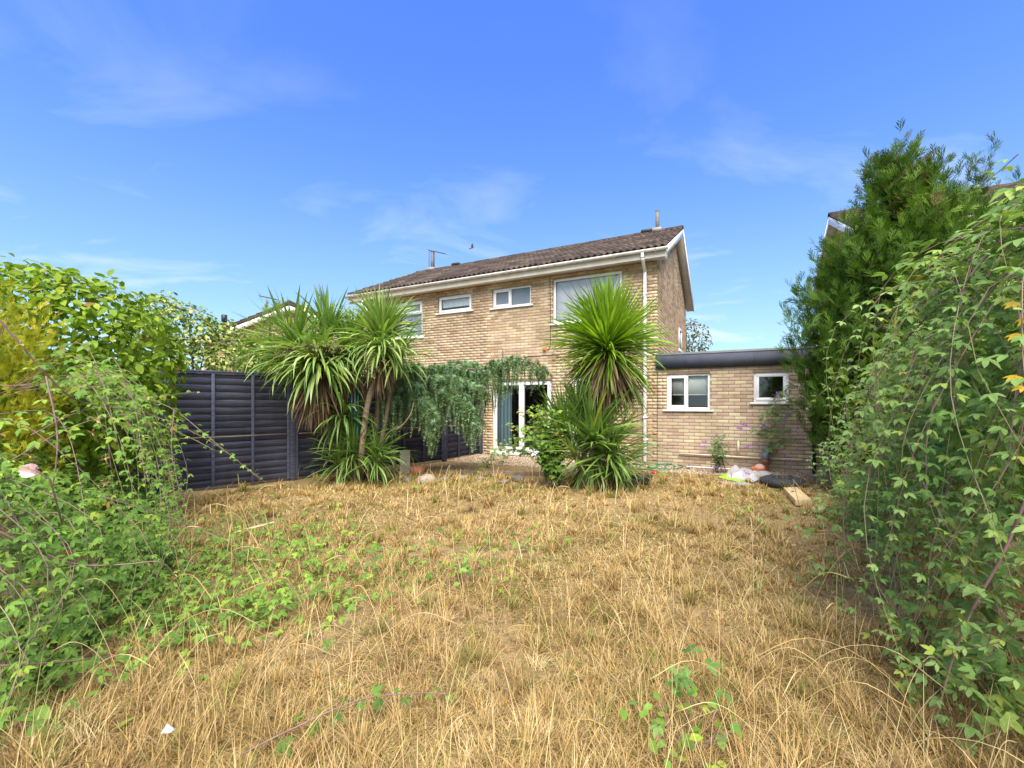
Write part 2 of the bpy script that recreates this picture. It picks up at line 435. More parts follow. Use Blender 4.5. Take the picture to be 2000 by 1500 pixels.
# ---------------------------------------------------------------- ground
def build_ground():
    m, N, L = newmat('lawn_soil')
    n1 = noise(N, L, .9, 4); n2 = noise(N, L, 14, 5, .65)
    r = ramp_node(N, [(.25, (.15,.10,.05)), (.5, (.28,.195,.09)), (.75, (.42,.305,.145))])
    L.new(n2, r.inputs[0])
    c = mulcol(N, L, r.outputs[0], n1, .8, 1.15)
    p = N.new('ShaderNodeBsdfPrincipled'); L.new(c, p.inputs['Base Color']); p.inputs['Roughness'].default_value = .95
    p.inputs['Specular IOR Level'].default_value = .1
    b = N.new('ShaderNodeBump'); b.inputs['Strength'].default_value = .8; b.inputs['Distance'].default_value = .03
    L.new(noise(N, L, 40, 5, .7), b.inputs['Height']); L.new(b.outputs[0], p.inputs['Normal'])
    o = N.new('ShaderNodeOutputMaterial'); L.new(p.outputs[0], o.inputs[0])
    g = Geo()
    xs = np.concatenate([[-900, -200, -40, -14], np.linspace(-8, 8, 65), [14, 40, 200, 900]])
    ys = np.concatenate([[-200, -40, -6], np.linspace(-2, 9.0, 56), [14, 40, 200, 900]])
    X, Y = np.meshgrid(xs, ys)
    Z = 0.05*(vnoise(X*1.1, Y*1.1, 3)-.5) + .035*(vnoise(X*3.1, Y*3.1, 5)-.5)
    Z *= np.where((abs(X) < 7.9) & (Y > -1.9) & (Y < 8.0), 1, 0)
    nx, ny = len(xs), len(ys)
    V = np.stack([X.ravel(), Y.ravel(), Z.ravel()], 1)
    i, j = np.meshgrid(np.arange(nx-1), np.arange(ny-1))
    a = (j*nx+i).ravel()
    g.add(V, [np.stack([a, a+1, a+1+nx, a+nx], 1)])
    struct(g.build('lawn', m, smooth=True))
def gz(x, y):
    z = 0.05*(vnoise(x*1.1, y*1.1, 3)-.5) + .035*(vnoise(x*3.1, y*3.1, 5)-.5)
    return np.where((y < 8.0), z, 0)
build_ground()

# ---------------------------------------------------------------- the house: local x runs right along the garden wall, y runs back
TH = math.radians(27.2)
CO, SI = math.cos(TH), math.sin(TH)
HC = np.array([(1283-1000)/F*10.05, 10.05, 0.0])        # right front corner of the house
HROT = -TH
def hw(x, y, z=0): return np.array([HC[0]+x*CO+y*SI, HC[1]-x*SI+y*CO, z])
def hl(u, v, y=0.0):
    """photo pixel -> (x, z) on the plane local y"""
    r = (u-1000)/F
    X0, Y0 = HC[0]+y*SI, HC[1]+y*CO
    x = (r*Y0-X0)/(CO+r*SI)
    Y = Y0-x*SI
    return x, CAMH-(v-HV)/F*Y

BRICK_T = (np.array([(-.5,1,-.5),(.5,1,-.5),(.5,1,.5),(-.5,1,.5),(-.485,0,-.46),(.485,0,-.46),(.485,0,.46),(-.485,0,.46)], float),
           [np.array([(4,5,6,7),(0,1,5,4),(1,2,6,5),(2,3,7,6),(3,0,4,7)])])
def brick_layout(x0, x1, z0, z1, holes, top=None):
    out = []
    nc = int(math.ceil((z1-z0)/.075))
    for k in range(nc):
        za = z0+k*.075+.010; zb = min(za+.065, z1-.001)
        if zb-za < .02: continue
        zm = (za+zb)/2
        xa, xb = x0, x1
        if top is not None:
            xa, xb = top(zb)
            if xb-xa < .05: continue
        cuts = sorted((h[0], h[1]) for h in holes if h[2] < zb-.006 and h[3] > za+.006)
        spans = []; c = xa
        for a, b in cuts:
            if a > c: spans.append((c, a))
            c = max(c, b)
        if c < xb: spans.append((c, xb))
        offx = (k % 2)*.1125
        for a, b in spans:
            i = math.floor((a-x0-offx)/.225)
            while True:
                s = x0+offx+i*.225; e = s+.215; i += 1
                if s >= b: break
                s2, e2 = max(s, a), min(e, b)
                if e2-s2 > .025: out.append(((s2+e2)/2, zm, e2-s2, zb-za))
    return np.array(out)
def wall_cells(x0, x1, z0, z1, holes, y, g, reveal=.1):
    xs = sorted({x0, x1, *[h[0] for h in holes], *[h[1] for h in holes]})
    zs = sorted({z0, z1, *[h[2] for h in holes], *[h[3] for h in holes]})
    for a, b in zip(xs[:-1], xs[1:]):
        for c, d in zip(zs[:-1], zs[1:]):
            xm, zm = (a+b)/2, (c+d)/2
            if any(h[0] < xm < h[1] and h[2] < zm < h[3] for h in holes): continue
            g.add([(a,y,c),(b,y,c),(b,y,d),(a,y,d)], [np.array([(0,1,2,3)])])
    for a, b, c, d in holes:
        y2 = y+reveal
        g.add([(a,y,c),(b,y,c),(b,y,d),(a,y,d),(a,y2,c),(b,y2,c),(b,y2,d),(a,y2,d)],
              [np.array([(0,4,5,1),(1,5,6,2),(2,6,7,3),(3,7,4,0)])])
def lay_bricks(wall, B, rv, mat, nobj, toworld, face='front', xplane=0.0):
    """B rows (x, z, w, h); front: proud of y=0, right: proud of x=xplane"""
    N = len(B)
    dep = .009+U(-.002, .002, N)
    R = np.zeros((N, 3, 3)); P = np.zeros((N, 3))
    tilt = U(-.001, .001, N)
    if face == 'front':
        R[:, 0, 0] = B[:, 2]; R[:, 1, 1] = dep; R[:, 2, 2] = B[:, 3]; R[:, 2, 0] = tilt
        P[:, 0] = B[:, 0]; P[:, 1] = -dep; P[:, 2] = B[:, 1]
    else:
        R[:, 1, 0] = B[:, 2]; R[:, 0, 1] = -dep; R[:, 2, 2] = B[:, 3]
        P[:, 1] = B[:, 0]; P[:, 0] = xplane+dep; P[:, 2] = B[:, 1]
    W = np.array([toworld(*p) for p in P])
    u = 1000+F*W[:, 0]/W[:, 1]; v = HV-F*(W[:, 2]-CAMH)/W[:, 1]
    hidden = ((u > 1085) & (u < 1305) & (v > 545) & (v < 800)) | ((u > 1085) & (u < 1230) & (v >= 800)) | ((u > 750) & (u < 1060) & (v > 715)) | (u > 1575)
    score = B[:, 2]/W[:, 1]*np.where(hidden, .02, 1)
    order = np.argsort(-score)
    cache = {}
    for i in order[:nobj]:
        b = min(11, int(rv[i]*12))
        if b not in cache: cache[b] = Geo().add(BRICK_T[0], BRICK_T[1], (b+.5)/12).mesh('brick')
        o = mobj('brick', cache[b], mat, wall)
        Mx = Matrix.Identity(4)
        for a in range(3):
            for c in range(3): Mx[a][c] = float(R[i, a, c])
            Mx[a][3] = float(P[i, a])
        o.matrix_basis = Mx
    low = order[nobj:]
    if len(low):
        Geo().inst(BRICK_T, R[low], P[low], rv[low]).build('brickwork', mat, wall, kind='stuff')

# glass: clear pane with a fresnel sheen
def glass_mat(name, tint, base=.05):
    m, N, L = newmat(name)
    tr = N.new('ShaderNodeBsdfTransparent'); tr.inputs[0].default_value = (*tint, 1)
    gl = N.new('ShaderNodeBsdfGlossy'); gl.inputs['Roughness'].default_value = .02
    lw = N.new('ShaderNodeLayerWeight'); lw.inputs[0].default_value = .22
    mr = N.new('ShaderNodeMapRange'); mr.inputs[3].default_value = base; mr.inputs[4].default_value = .9
    L.new(lw.outputs['Fresnel'], mr.inputs[0])
    mx = N.new('ShaderNodeMixShader'); L.new(mr.outputs[0], mx.inputs[0]); L.new(tr.outputs[0], mx.inputs[1]); L.new(gl.outputs[0], mx.inputs[2])
    o = N.new('ShaderNodeOutputMaterial'); L.new(mx.outputs[0], o.inputs[0])
    return m
M['glass'] = glass_mat('window_glass', (.95,.965,.965))
M['frost'] = mat_rv('frosted_glass', flat((.17,.20,.23)), rough=.18, nscale=2, nlo=.85, nhi=1.1, spec=.6)

def window(parent, x0, x1, z0, z1, lights, sill=True, room='room', name='window', y=.035, fw=.05, glass='glass', depth=1.4, frosted=False):
    """lights: list of (x0, x1, z0, z1, sash) fractions; outer frame, sashes, panes, sill, dark room behind"""
    g = Geo()
    d0, d1 = y, y+.065
    g.box(x0, x1, d0, d1, z0, z0+fw); g.box(x0, x1, d0, d1, z1-fw, z1)
    g.box(x0, x0+fw, d0, d1, z0+fw, z1-fw); g.box(x1-fw, x1, d0, d1, z0+fw, z1-fw)
    w = None
    ix0, ix1, iz0, iz1 = x0+fw, x1-fw, z0+fw, z1-fw
    W, Hh = ix1-ix0, iz1-iz0
    panes = []
    xs = sorted({round(l[i], 4) for l in lights for i in (0, 1)} - {0, 1})
    zs = sorted({round(l[i], 4) for l in lights for i in (2, 3)} - {0, 1})
    for z in zs: g.box(ix0, ix1, d0+.004, d1-.004, iz0+z*Hh-fw*.35, iz0+z*Hh+fw*.35)
    zl = [0]+zs+[1]
    for x in xs:
        for a, b in zip(zl[:-1], zl[1:]):
            g.box(ix0+x*W-fw*.35, ix0+x*W+fw*.35, d0+.002, d1-.002, iz0+a*Hh+(fw*.35 if a else 0), iz0+b*Hh-(fw*.35 if b < 1 else 0))
    for l in lights:
        a = ix0+l[0]*W+(fw*.35 if l[0] > 0 else 0); b = ix0+l[1]*W-(fw*.35 if l[1] < 1 else 0)
        c = iz0+l[2]*Hh+(fw*.35 if l[2] > 0 else 0); d = iz0+l[3]*Hh-(fw*.35 if l[3] < 1 else 0)
        if l[4]:
            s = .048; e0, e1 = y-.014, y+.05
            g.box(a-.008, b+.008, e0, e1, c-.008, c+s); g.box(a-.008, b+.008, e0, e1, d-s, d+.008)
            g.box(a-.008, a+s, e0, e1, c+s, d-s); g.box(b-s, b+.008, e0, e1, c+s, d-s)
            a, b, c, d = a+s, b-s, c+s, d-s
        panes.append((a, b, c, d))
    w = g.build(name, M['upvc'], parent, bevel=.004)
    for a, b, c, d in panes:
        Geo().add([(a-.004,y+.03,c-.004),(b+.004,y+.03,c-.004),(b+.004,y+.03,d+.004),(a-.004,y+.03,d+.004),(a-.004,y+.036,c-.004),(b+.004,y+.036,c-.004),(b+.004,y+.036,d+.004),(a-.004,y+.036,d+.004)],
            [np.array([(0,1,2,3)]), np.array([(7,6,5,4)])]).build('pane', M['frost' if frosted else glass], w)
        # black gasket line round the pane
        q = Geo(); t = .006
        q.box(a, b, y+.022, y+.0295, c, c+t); q.box(a, b, y+.022, y+.0295, d-t, d)
        q.box(a, a+t, y+.022, y+.0295, c+t, d-t); q.box(b-t, b, y+.022, y+.0295, c+t, d-t)
        q.build('gasket', M['black'], w)
    if sill:
        s = Geo(); s.box(x0-.07, x1+.07, -.055, y+.02, z0-.038, z0-.001)
        s.build('sill', M['upvc'], w, bevel=.005)
    r = Geo(); yb = y+.07; yd = yb+depth; e = .25
    V = [(x0-e,yb,max(z0-e,.02)),(x1+e,yb,max(z0-e,.02)),(x1+e,yb,z1+e*.5),(x0-e,yb,z1+e*.5),(x0-e,yd,max(z0-e,.02)),(x1+e,yd,max(z0-e,.02)),(x1+e,yd,z1+e*.5),(x0-e,yd,z1+e*.5)]
    r.add(V, [np.array([(4,5,6,7),(0,1,5,4),(1,2,6,5),(2,3,7,6),(3,0,4,7)])])
    r.build('room', M[room], w)
    return w
def pleats(x0, x1, z0, z1, y, n, amp=.02):
    g = Geo(); xs = np.linspace(x0, x1, n*4+1)
    ys = y+amp*np.sin(np.arange(n*4+1)*math.pi/2)+U(-.004, .004, n*4+1)
    V = [(x, yy, z) for z in (z0, z1) for x, yy in zip(xs, ys)]; k = len(xs)
    rv = np.tile(.5+.5*np.sin(np.arange(k)*math.pi/2), 2)
    g.add(V, [np.array([(i, i+1, k+i+1, k+i) for i in range(k-1)])], rv)
    return g

WL = -9.2                                   # left end of the pair
D = 6.2; EAVE = 4.69; RIDGE = 6.45; RY = 3.1
house = thing('semi_detached_house', (HC[0], HC[1], 0), 'two-storey buff brick house with brown tiled roof in the middle of the view', 'house', rz=HROT)

def opening(ul, ur, vt, vb, um=None):
    """photo corners -> local rectangle"""
    a, _ = hl(ul, vt); b, _ = hl(ur, vt)
    um = ul if um is None else um
    _, zt = hl(um, vt); _, zb = hl(um, vb)
    return [a, b, zb, zt]
O_big = opening(1080, 1215, 546, 633, 1081)
O_two = opening(962, 1037, 566, 603, 962)
O_net = opening(856, 921, 581, 613, 856)
O_blind = opening(738, 825, 586, 658, 825)
O_patio = opening(962, 1077, 742, 889, 1072)
O_patio[2] = .12
O_door = opening(1117, 1187, 737, 888, 1118)
O_door[2] = .10
holes = [tuple(o) for o in (O_big, O_two, O_net, O_blind, O_patio, O_door)]
wg = Geo()
wall_cells(WL, 0, 0, EAVE, holes, 0, wg)
# gable sides and back
def gable(x, flip):
    V = [(x,0,0),(x,D,0),(x,D,EAVE),(x,RY,RIDGE-.12),(x,0,EAVE)]
    f = [0,1,2,3,4]
    wg.add(V, [np.array(f if not flip else f[::-1])])
gable(0, False); gable(WL, True)
wg.add([(0,D,0),(WL,D,0),(WL,D,EAVE),(0,D,EAVE)], [np.array([(0,1,2,3)])])
wall = wg.build('wall', M['mortar'], house)
B = brick_layout(WL, 0.0, 0, EAVE, [(a, b, c, d) for a, b, c, d in holes])
rvb = rng.random(len(B))
# lower courses read pinker, a few clusters of dark bricks
lay_bricks(wall, B, np.clip(rvb*.9+.12*(vnoise(B[:, 0]*1.3, B[:, 1]*1.8, 9)-.5)+.03, 0, .999), M['brick'], 300, hw)
def gtop(z):
    if z <= EAVE: return (0, D)
    t = (z-EAVE)/(RIDGE-.12-EAVE)
    return (RY*t, D-(D-RY)*t)
O_side = (4.05, 4.75, 3.05, 3.75)
Bs = brick_layout(0, D, 0, RIDGE-.14, [O_side], top=gtop)
Bs = Bs[Bs[:, 1] > 2.2]
lay_bricks(wall, Bs, rng.random(len(Bs)), M['brick'], 0, hw, face='right', xplane=0.0)

# windows of the house
w = window(house, *O_big, [(0, 1, 0, 1, False)], fw=.065, room='room')
pleats(O_big[0]-.1, O_big[1]+.1, O_big[2]-.1, O_big[3]+.1, .125, 7, .012).build('curtain', M['lilac'], w)
w = window(house, *O_two, [(0, .47, 0, 1, True), (.47, 1, 0, 1, False)], fw=.045, frosted=True)
w = window(house, *O_net, [(0, 1, 0, 1, True)], fw=.04)
zn = O_net[2]+(O_net[3]-O_net[2])*.36
nc = pleats(O_net[0]+.05, O_net[1]-.05, zn, O_net[3], .112, 11, .010)
nc.build('net_curtain', M['blind'], w)
w = window(house, *O_blind, [(0, 1, .68, 1, True), (0, 1, 0, .68, False)], fw=.055)
for k in range(34):
    z = O_blind[2]+.03+k*(O_blind[3]-O_blind[2]-.05)/34
    Geo().bar((O_blind[0]+.04, .13, z), (O_blind[1]-.04, .13, z), .042, .003, up=(0, -1.1, 1)).build('slat', M['blind'], w)
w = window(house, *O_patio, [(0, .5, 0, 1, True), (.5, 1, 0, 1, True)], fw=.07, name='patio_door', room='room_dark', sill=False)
xa = O_patio[0]
pleats(xa+.06, xa+.48, O_patio[2]+.06, O_patio[3], .22, 4, .03).build('curtain', M['teal_curtain'], w)
Geo().box(O_patio[0]-.03, O_patio[1]+.03, -.10, .03, .03, .118).build('threshold', M['upvc'], w, bevel=.006)
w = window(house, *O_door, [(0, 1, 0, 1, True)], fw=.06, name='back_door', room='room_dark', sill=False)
Geo().box(O_door[1]-.16, O_door[1]-.13, -.03, .0, 1.05, 1.25).box(O_door[1]-.16, O_door[1]-.05, -.05, -.032, 1.13, 1.155).build('handle', M['metal'], w)
# small window in the gable side
gs = Geo(); y0, y1, z0, z1 = O_side
gs.box(.0, .03, y0, y1, z0, z0+.06).box(.0, .03, y0, y1, z1-.06, z1).box(.0, .03, y0, y0+.06, z0+.06, z1-.06).box(.0, .03, y1-.06, y1, z0+.06, z1-.06)
ws = gs.build('window', M['upvc'], house)
Geo().box(.004, .010, y0+.06, y1-.06, z0+.06, z1-.06).build('pane', M['frost'], ws)
Geo().box(.0, .07, y0-.05, y1+.05, z0-.04, z0-.001).build('sill', M['upvc'], ws)

# roof
OV, OVX = .36, .25
E0 = np.array([-OV, EAVE+.155]); E1 = np.array([RY, RIDGE])
def tile_template(pitch, gauge, lap=.06):
    xs = np.array([0,.09,.17,.25,.33,.41,.50,.59,.67,.75,.83,.91,1.0])*pitch
    hs_ = np.array([.0,.012,.042,.056,.042,.012,.0,.012,.042,.056,.042,.012,.0])
    k = len(xs); L_ = gauge+lap; th = .026
    V = []
    for x, h in zip(xs, hs_): V.append((x, 0, h+th))
    for x, h in zip(xs, hs_): V.append((x, L_, h*.9))
    for x, h in zip(xs, hs_): V.append((x, 0, h*.9-.004))
    f = [(i, i+1, k+i+1, k+i) for i in range(k-1)]+[(2*k+i, 2*k+i+1, i+1, i) for i in range(k-1)]
    return (np.array(V), [np.array(f)])
def make_roof(parent, xl, xr, e0, e1, nobj, rows=11, pitch=.303, yback=None, seed=0, toworld=None, label=None):
    sl = e1-e0; SL = np.hypot(*sl); dy, dz = sl/SL
    gauge = SL/rows
    ncol = int(round((xr-xl)/pitch)); pitch = (xr-xl)/ncol
    # solid deck under the tiles, both slopes
    yb = 2*e1[0]-e0[0]
    g = Geo(); off = .015
    V = []
    for x in (xl+.01, xr-.01):
        V += [(x, e0[0]+.03, e0[1]-off), (x, e1[0], e1[1]-off), (x, yb-.03, e0[1]-off), (x, yb-.03, e0[1]-.07), (x, e1[0], e1[1]-.09), (x, e0[0]+.03, e0[1]-.07)]
    g.add(V, [np.array([(0,5,4,1),(1,4,3,2),(6,7,10,11),(7,8,9,10)]), np.array([(0,1,7,6),(1,2,8,7),(5,0,6,11),(4,5,11,10),(3,4,10,9),(2,3,9,8)])])
    roof = g.build('roof', M['tile'], parent)
    T = tile_template(pitch*.992, gauge)
    R0 = np.array([[1,0,0],[0,dy,-dz],[0,dz,dy]])
    Rb = np.array([[-1,0,0],[0,-dy,dz],[0,dz,dy]])
    P, R, rv = [], [], []
    for r in range(rows):
        for c in range(ncol):
            s = r*gauge
            P.append((xl+c*pitch, e0[0]+dy*s, e0[1]+dz*s)); R.append(R0); rv.append(random.random())
    P = np.array(P)+rng.normal(0, .0025, (len(P), 3)); R = np.array(R); rv = np.array(rv)
    W = np.array([toworld(*p) for p in P])
    u = 1000+F*W[:, 0]/W[:, 1]
    order = np.argsort(W[:, 1]+np.where(u > 2000, 50, 0))
    cache = {}
    for i in order[:nobj]:
        b = min(7, int(rv[i]*8))
        if b not in cache: cache[b] = Geo().add(T[0], T[1], (b+.5)/8).mesh('roof_tile')
        o = mobj('roof_tile', cache[b], M['tile'], roof)
        Mx = Matrix.Identity(4)
        for a in range(3):
            for c in range(3): Mx[a][c] = float(R[i, a, c])
            Mx[a][3] = float(P[i, a])
        o.matrix_basis = Mx
    low = order[nobj:]
    g = Geo()
    if len(low): g.inst(T, R[low], P[low], rv[low])
    Pb = np.array([(xr-c*pitch, yb-dy*r*gauge, e0[1]+dz*r*gauge) for r in range(rows) for c in range(ncol)])
    g.inst(T, np.repeat(Rb[None], len(Pb), 0), Pb, rng.random(len(Pb)))
    g.build('tiling', M['tile'], roof, kind='stuff')
    # ridge tiles
    n = int((xr-xl)/.45); Lr = (xr-xl)/n
    prof = [(math.cos(a)*.125, math.sin(a)*.10) for a in np.linspace(0, math.pi, 8)]
    V = [(x, p[0], p[1]) for x in (0, Lr*.985) for p in prof]+[(x, p[0]*.86, p[1]*.84-.01) for x in (0, Lr*.985) for p in prof]
    k = len(prof)
    fs = [np.array([(i, i+1, k+i+1, k+i) for i in range(k-1)]), np.array([(i, 2*k+i, 2*k+i+1, i+1) for i in range(k-1)]), np.array([(k+i+1, 3*k+i+1, 3*k+i, k+i) for i in range(k-1)])]
    mm = [Geo().add(V, fs, x).mesh('ridge_tile') for x in (.3, .55, .8)]
    for i in range(n):
        o = mobj('ridge_tile', mm[random.randrange(3)], M['tile'], roof)
        o.location = (xl+i*Lr, e1[0], e1[1]-.01+random.uniform(-.004, .004))
    return roof
roof = make_roof(house, WL-OVX, OVX, E0, E1, 300, toworld=hw)
# bargeboards and verge soffits
def barge(parent, x, sgn, e0, e1, wallx):
    yb = 2*e1[0]-e0[0]
    for ya, yc in ((e0[0]+.05, e1[0]), (yb-.05, e1[0])):
        za = e0[1]; zc = e1[1]
        t = abs(ya-e0[0]) if ya < yc else abs(yb-ya)
        za = e0[1]+(e1[1]-e0[1])*t/(e1[0]-e0[0])
        g = Geo()
        V = []
        for xx in (x-.012, x+.012):
            V += [(xx, ya, za-.20), (xx, yc, zc-.22), (xx, yc, zc-.02), (xx, ya, za-.02)]
        g.add(V, [np.array([(0,1,2,3),(7,6,5,4),(0,4,5,1),(1,5,6,2),(2,6,7,3),(3,7,4,0)])])
        g.build('bargeboard', M['upvc'], parent)
        s = Geo(); xa, xb = x-sgn*.013, wallx
        V = [(xa, ya, za-.17), (xa, yc, zc-.19), (xb, yc, zc-.19), (xb, ya, za-.17), (xa, ya, za-.155), (xa, yc, zc-.175), (xb, yc, zc-.175), (xb, ya, za-.155)]
        s.add(V, [np.array([(0,1,2,3),(7,6,5,4),(0,4,5,1),(1,5,6,2),(2,6,7,3),(3,7,4,0)])])
        s.build('verge_soffit', M['fascia'], parent)
barge(house, OVX-.012, 1, E0, E1, .0)
barge(house, WL-OVX+.012, -1, E0, E1, WL)
g = Geo(); g.box(WL-.20, OVX-.03, -OV+.055, -OV+.08, EAVE-.05, EAVE+.135)
g.build('fascia_board', M['fascia'], house, bevel=.003)
g = Geo(); g.box(WL-.20, OVX-.03, -OV+.081, -.012, EAVE-.03, EAVE-.012)
g.build('soffit', M['fascia'], house)
g = Geo()   # boxed eave ends
for x in (OVX-.029, WL-.224):
    g.add([(x,-OV+.045,EAVE-.13),(x,-OV+.30,EAVE-.05),(x,-OV+.30,EAVE+.15),(x,-OV+.045,EAVE+.12),(x+.022,-OV+.045,EAVE-.13),(x+.022,-OV+.30,EAVE-.05),(x+.022,-OV+.30,EAVE+.15),(x+.022,-OV+.045,EAVE+.12)],
        [np.array([(0,1,2,3),(7,6,5,4),(0,4,5,1),(1,5,6,2),(2,6,7,3),(3,7,4,0)])])
g.build('box_end', M['upvc'], house)
# gutter: half-round trough with brackets
def gutter(parent, xl, xr, y, z, r=.058):
    prof = [(math.cos(a)*r, math.sin(a)*r) for a in np.linspace(math.pi, 2*math.pi, 9)]
    inn = [(p[0]*.92, p[1]*.92+.002) for p in prof][::-1]
    P_ = prof+inn; k = len(P_)
    V = [(x, y+p[0], z+p[1]) for x in (xl, xr) for p in P_]
    g = Geo().add(V, [np.array([(i, (i+1) % k, k+(i+1) % k, k+i) for i in range(k)]), np.array([list(range(k))[::-1]]), np.array([[k+i for i in range(k)]])])
    gt = g.build('gutter', M['gutter'], parent)
    ends = Geo()
    for x in (xl-.004, xr+.001):
        V = [(x+dx, y+p[0]*1.05, z+p[1]*1.05) for dx in (0, .004) for p in prof]; n = len(prof)
        ends.add(V, [np.array([list(range(n))]), np.array([[n+i for i in range(n)][::-1]])])
    ends.build('end_cap', M['gutter'], gt)
    n = int((xr-xl)/.92)
    bm = None
    for i in range(n+1):
        b = Geo(); p2 = [(p[0]*1.13, p[1]*1.13) for p in prof]; m_ = len(p2)
        V = [(xx, p[0], p[1]) for xx in (-.02, .02) for p in p2]
        b.add(V, [np.array([(j, j+1, m_+j+1, m_+j) for j in range(m_-1)])])
        b.box(-.015, .015, r*1.0, r*1.0+.06, -.07, .0)
        o = b.build('bracket', M['gutter'], gt); o.location = (xl+.25+i*(xr-xl-.5)/n, y, z)
    return gt
gutter(house, WL-OVX-.05, OVX+.03, -OV-.005, EAVE+.13)
# downpipe with swan-neck
xd, _ = hl(1260, 700, -.05)
g = Geo(); yy = -OV-.005
g.box(xd-.032, xd+.032, yy-.032, yy+.032, EAVE-.03, EAVE+.075)
g.bar((xd, yy, EAVE-.045), (xd, -.06, EAVE-.26), .062, .062, up=(1, 0, 0))
g.box(xd-.032, xd+.032, -.092, -.030, .06, EAVE-.25)
dp = g.build('downpipe', M['upvc'], house, bevel=.006)
for z in (.55, 1.05, 2.5, 3.9):
    Geo().box(xd-.038, xd+.038, -.098, -.012, z, z+.05).box(xd-.06, xd+.06, -.02, -.010, z+.01, z+.04).build('bracket', M['upvc'], dp, bevel=.003)
# flues and ridge vents
for u, h in ((1284, .62), (845, .72)):
    r = (u-1000)/F; X0, Y0 = hw(0, RY)[:2]
    x = (r*Y0-X0)/(CO+r*SI)
    g = Geo(); g.box(x-.045, x+.045, RY-.06, RY+.06, RIDGE-.05, RIDGE+h).box(x-.05, x+.05, RY-.065, RY+.065, RIDGE+h+.0005, RIDGE+h+.02)
    g.build('flue', M['flue'], house)
    Geo().box(x-.12, x+.12, RY-.16, RY+.16, RIDGE-.02, RIDGE+.105).build('flashing', M['concrete'], house)
    xr_ = x-.3 if u > 1000 else x+1.1
    Geo().box(xr_-.16, xr_+.16, RY-.13, RY+.13, RIDGE+.03, RIDGE+.13).build('ridge_vent', M['black'], house, bevel=.03)
# television aerial on the left flue
r = (838-1000)/F; X0, Y0 = hw(0, RY)[:2]; x = (r*Y0-X0)/(CO+r*SI)
g = Geo(); zt = RIDGE+.83
g.tube([(x, RY, RIDGE), (x, RY, zt)], .012, 6)
e_ = np.array([.85, -.10, -.30]); o_ = np.array([x-.03, RY, zt])
g.tube([o_, o_+e_], .016, 5)
for k in range(13):
    q = o_+e_*k/12; g.tube([q+[0, -.12, 0], q+[0, .12, 0]], .006, 4)
for k in range(8):
    z = RIDGE+.12+k*.085; g.tube([(x-.02, RY-.02, z), (x+.03, RY+.03, z+.03)], .006, 4)
g.build('aerial', M['flue'], house)
# satellite dish
xs_, zs_ = hl(721, 598, -.25)
g = Geo(); prof = [(0, 0), (.10, .008), (.19, .03), (.24, .055), (.235, .065), (.18, .04), (.0, .012)]
g.lathe([(r_*1.0, z_) for r_, z_ in prof], k=20)
dish = g.build('satellite_dish', M['gutter'], house, smooth=True)
dish.location = (xs_, -.28, zs_); dish.rotation_euler = (math.radians(75), 0, math.radians(62))
Geo().tube([(0, 0, -.02), (0, .05, -.22)], .018, 6).tube([(0, -.2, .03), (0, -.05, .30)], .01, 5).box(-.03, .03, -.08, -.02, .29, .33).build('arm', M['black'], dish)
# cables and the orange box on the wall
def wallpt(u, v): 
    x, z = hl(u, v, -.02); return (x, -.018, z)
g = Geo()
g.tube([wallpt(1074, 535), wallpt(1075, 620), wallpt(1075, 674), wallpt(1073, 681), wallpt(1069, 684)], .008, 5)
g.build('cable', M['cable'], house)
Geo().tube([wallpt(1022, 697), wallpt(1060, 694.5), wallpt(1092, 692.5)], .008, 5).build('cable', M['cable'], house)
Geo().tube([wallpt(982, 681), wallpt(982, 700)], .008, 5).build('cable', M['cable'], house)
xo, zo = hl(1064.5, 681)
Geo().box(xo-.045, xo+.045, -.06, -.011, zo-.055, zo+.055).box(xo-.03, xo+.03, -.075, -.0605, zo-.04, zo+.03).build('alarm_box', M['orange'], house, bevel=.01)
# outside tap by the downpipe
xt, zt_ = hl(1251, 866)
Geo().tube([(xt, -.01, zt_), (xt, -.12, zt_), (xt, -.13, zt_-.05)], .016, 6).box(xt-.035, xt+.035, -.10, -.06, zt_+.03, zt_+.045).build('tap', M['terracotta'], house)

# ---------------------------------------------------------------- flat-roofed side extension
ext = thing('flat_roof_extension', (HC[0], HC[1], 0), 'single-storey brick extension with flat dark roof joined to the house', 'extension', rz=HROT)
XE = 3.35; EH = 2.19
def opening2(ul, ur, vt, vb):
    a, zt = hl(ul, vt); b, _ = hl(ur, vt); _, zb = hl(ul, vb); return [a, b, zb, zt]
Q1 = opening2(1302, 1387, 731, 800); Q2 = opening2(1472, 1541, 727, 786)
EY = .0
wg = Geo(); x0e = .012
wall_cells(x0e, XE, 0, EH, [tuple(Q1), tuple(Q2)], 0, wg)
wg.add([(XE,0,0),(XE,D*.9,0),(XE,D*.9,EH),(XE,0,EH)], [np.array([(0,1,2,3)])])
wg.add([(x0e,D*.9,0),(XE,D*.9,0),(XE,D*.9,EH),(x0e,D*.9,EH)], [np.array([(3,2,1,0)])])
ewall = wg.build('wall', M['mortar'], ext)
Be = brick_layout(x0e, XE, .0, EH, [tuple(Q1), tuple(Q2)])
lay_bricks(ewall, Be, np.clip(rng.random(len(Be)), 0, .999), M['brick_ext'], 300, hw)
w1 = window(ext, *Q1, [(0, .48, 0, 1, True), (.48, 1, 0, 1, False)], fw=.05, room='room')
zb = Q1[2]+(Q1[3]-Q1[2])*.43
Geo().box(Q1[0]+.06, Q1[1]-.06, .125, .128, zb, Q1[3]-.02).box(Q1[0]+.06, Q1[1]-.06, .12, .133, zb-.025, zb-.0005).build('roller_blind', M['blind'], w1)
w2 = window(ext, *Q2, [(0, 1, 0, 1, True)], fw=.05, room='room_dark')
g = Geo(); g.box(-.02, XE+.08, -.075, -.045, EH+.002, EH+.285)
g.build('fascia_board', M['dark_fascia'], ext)
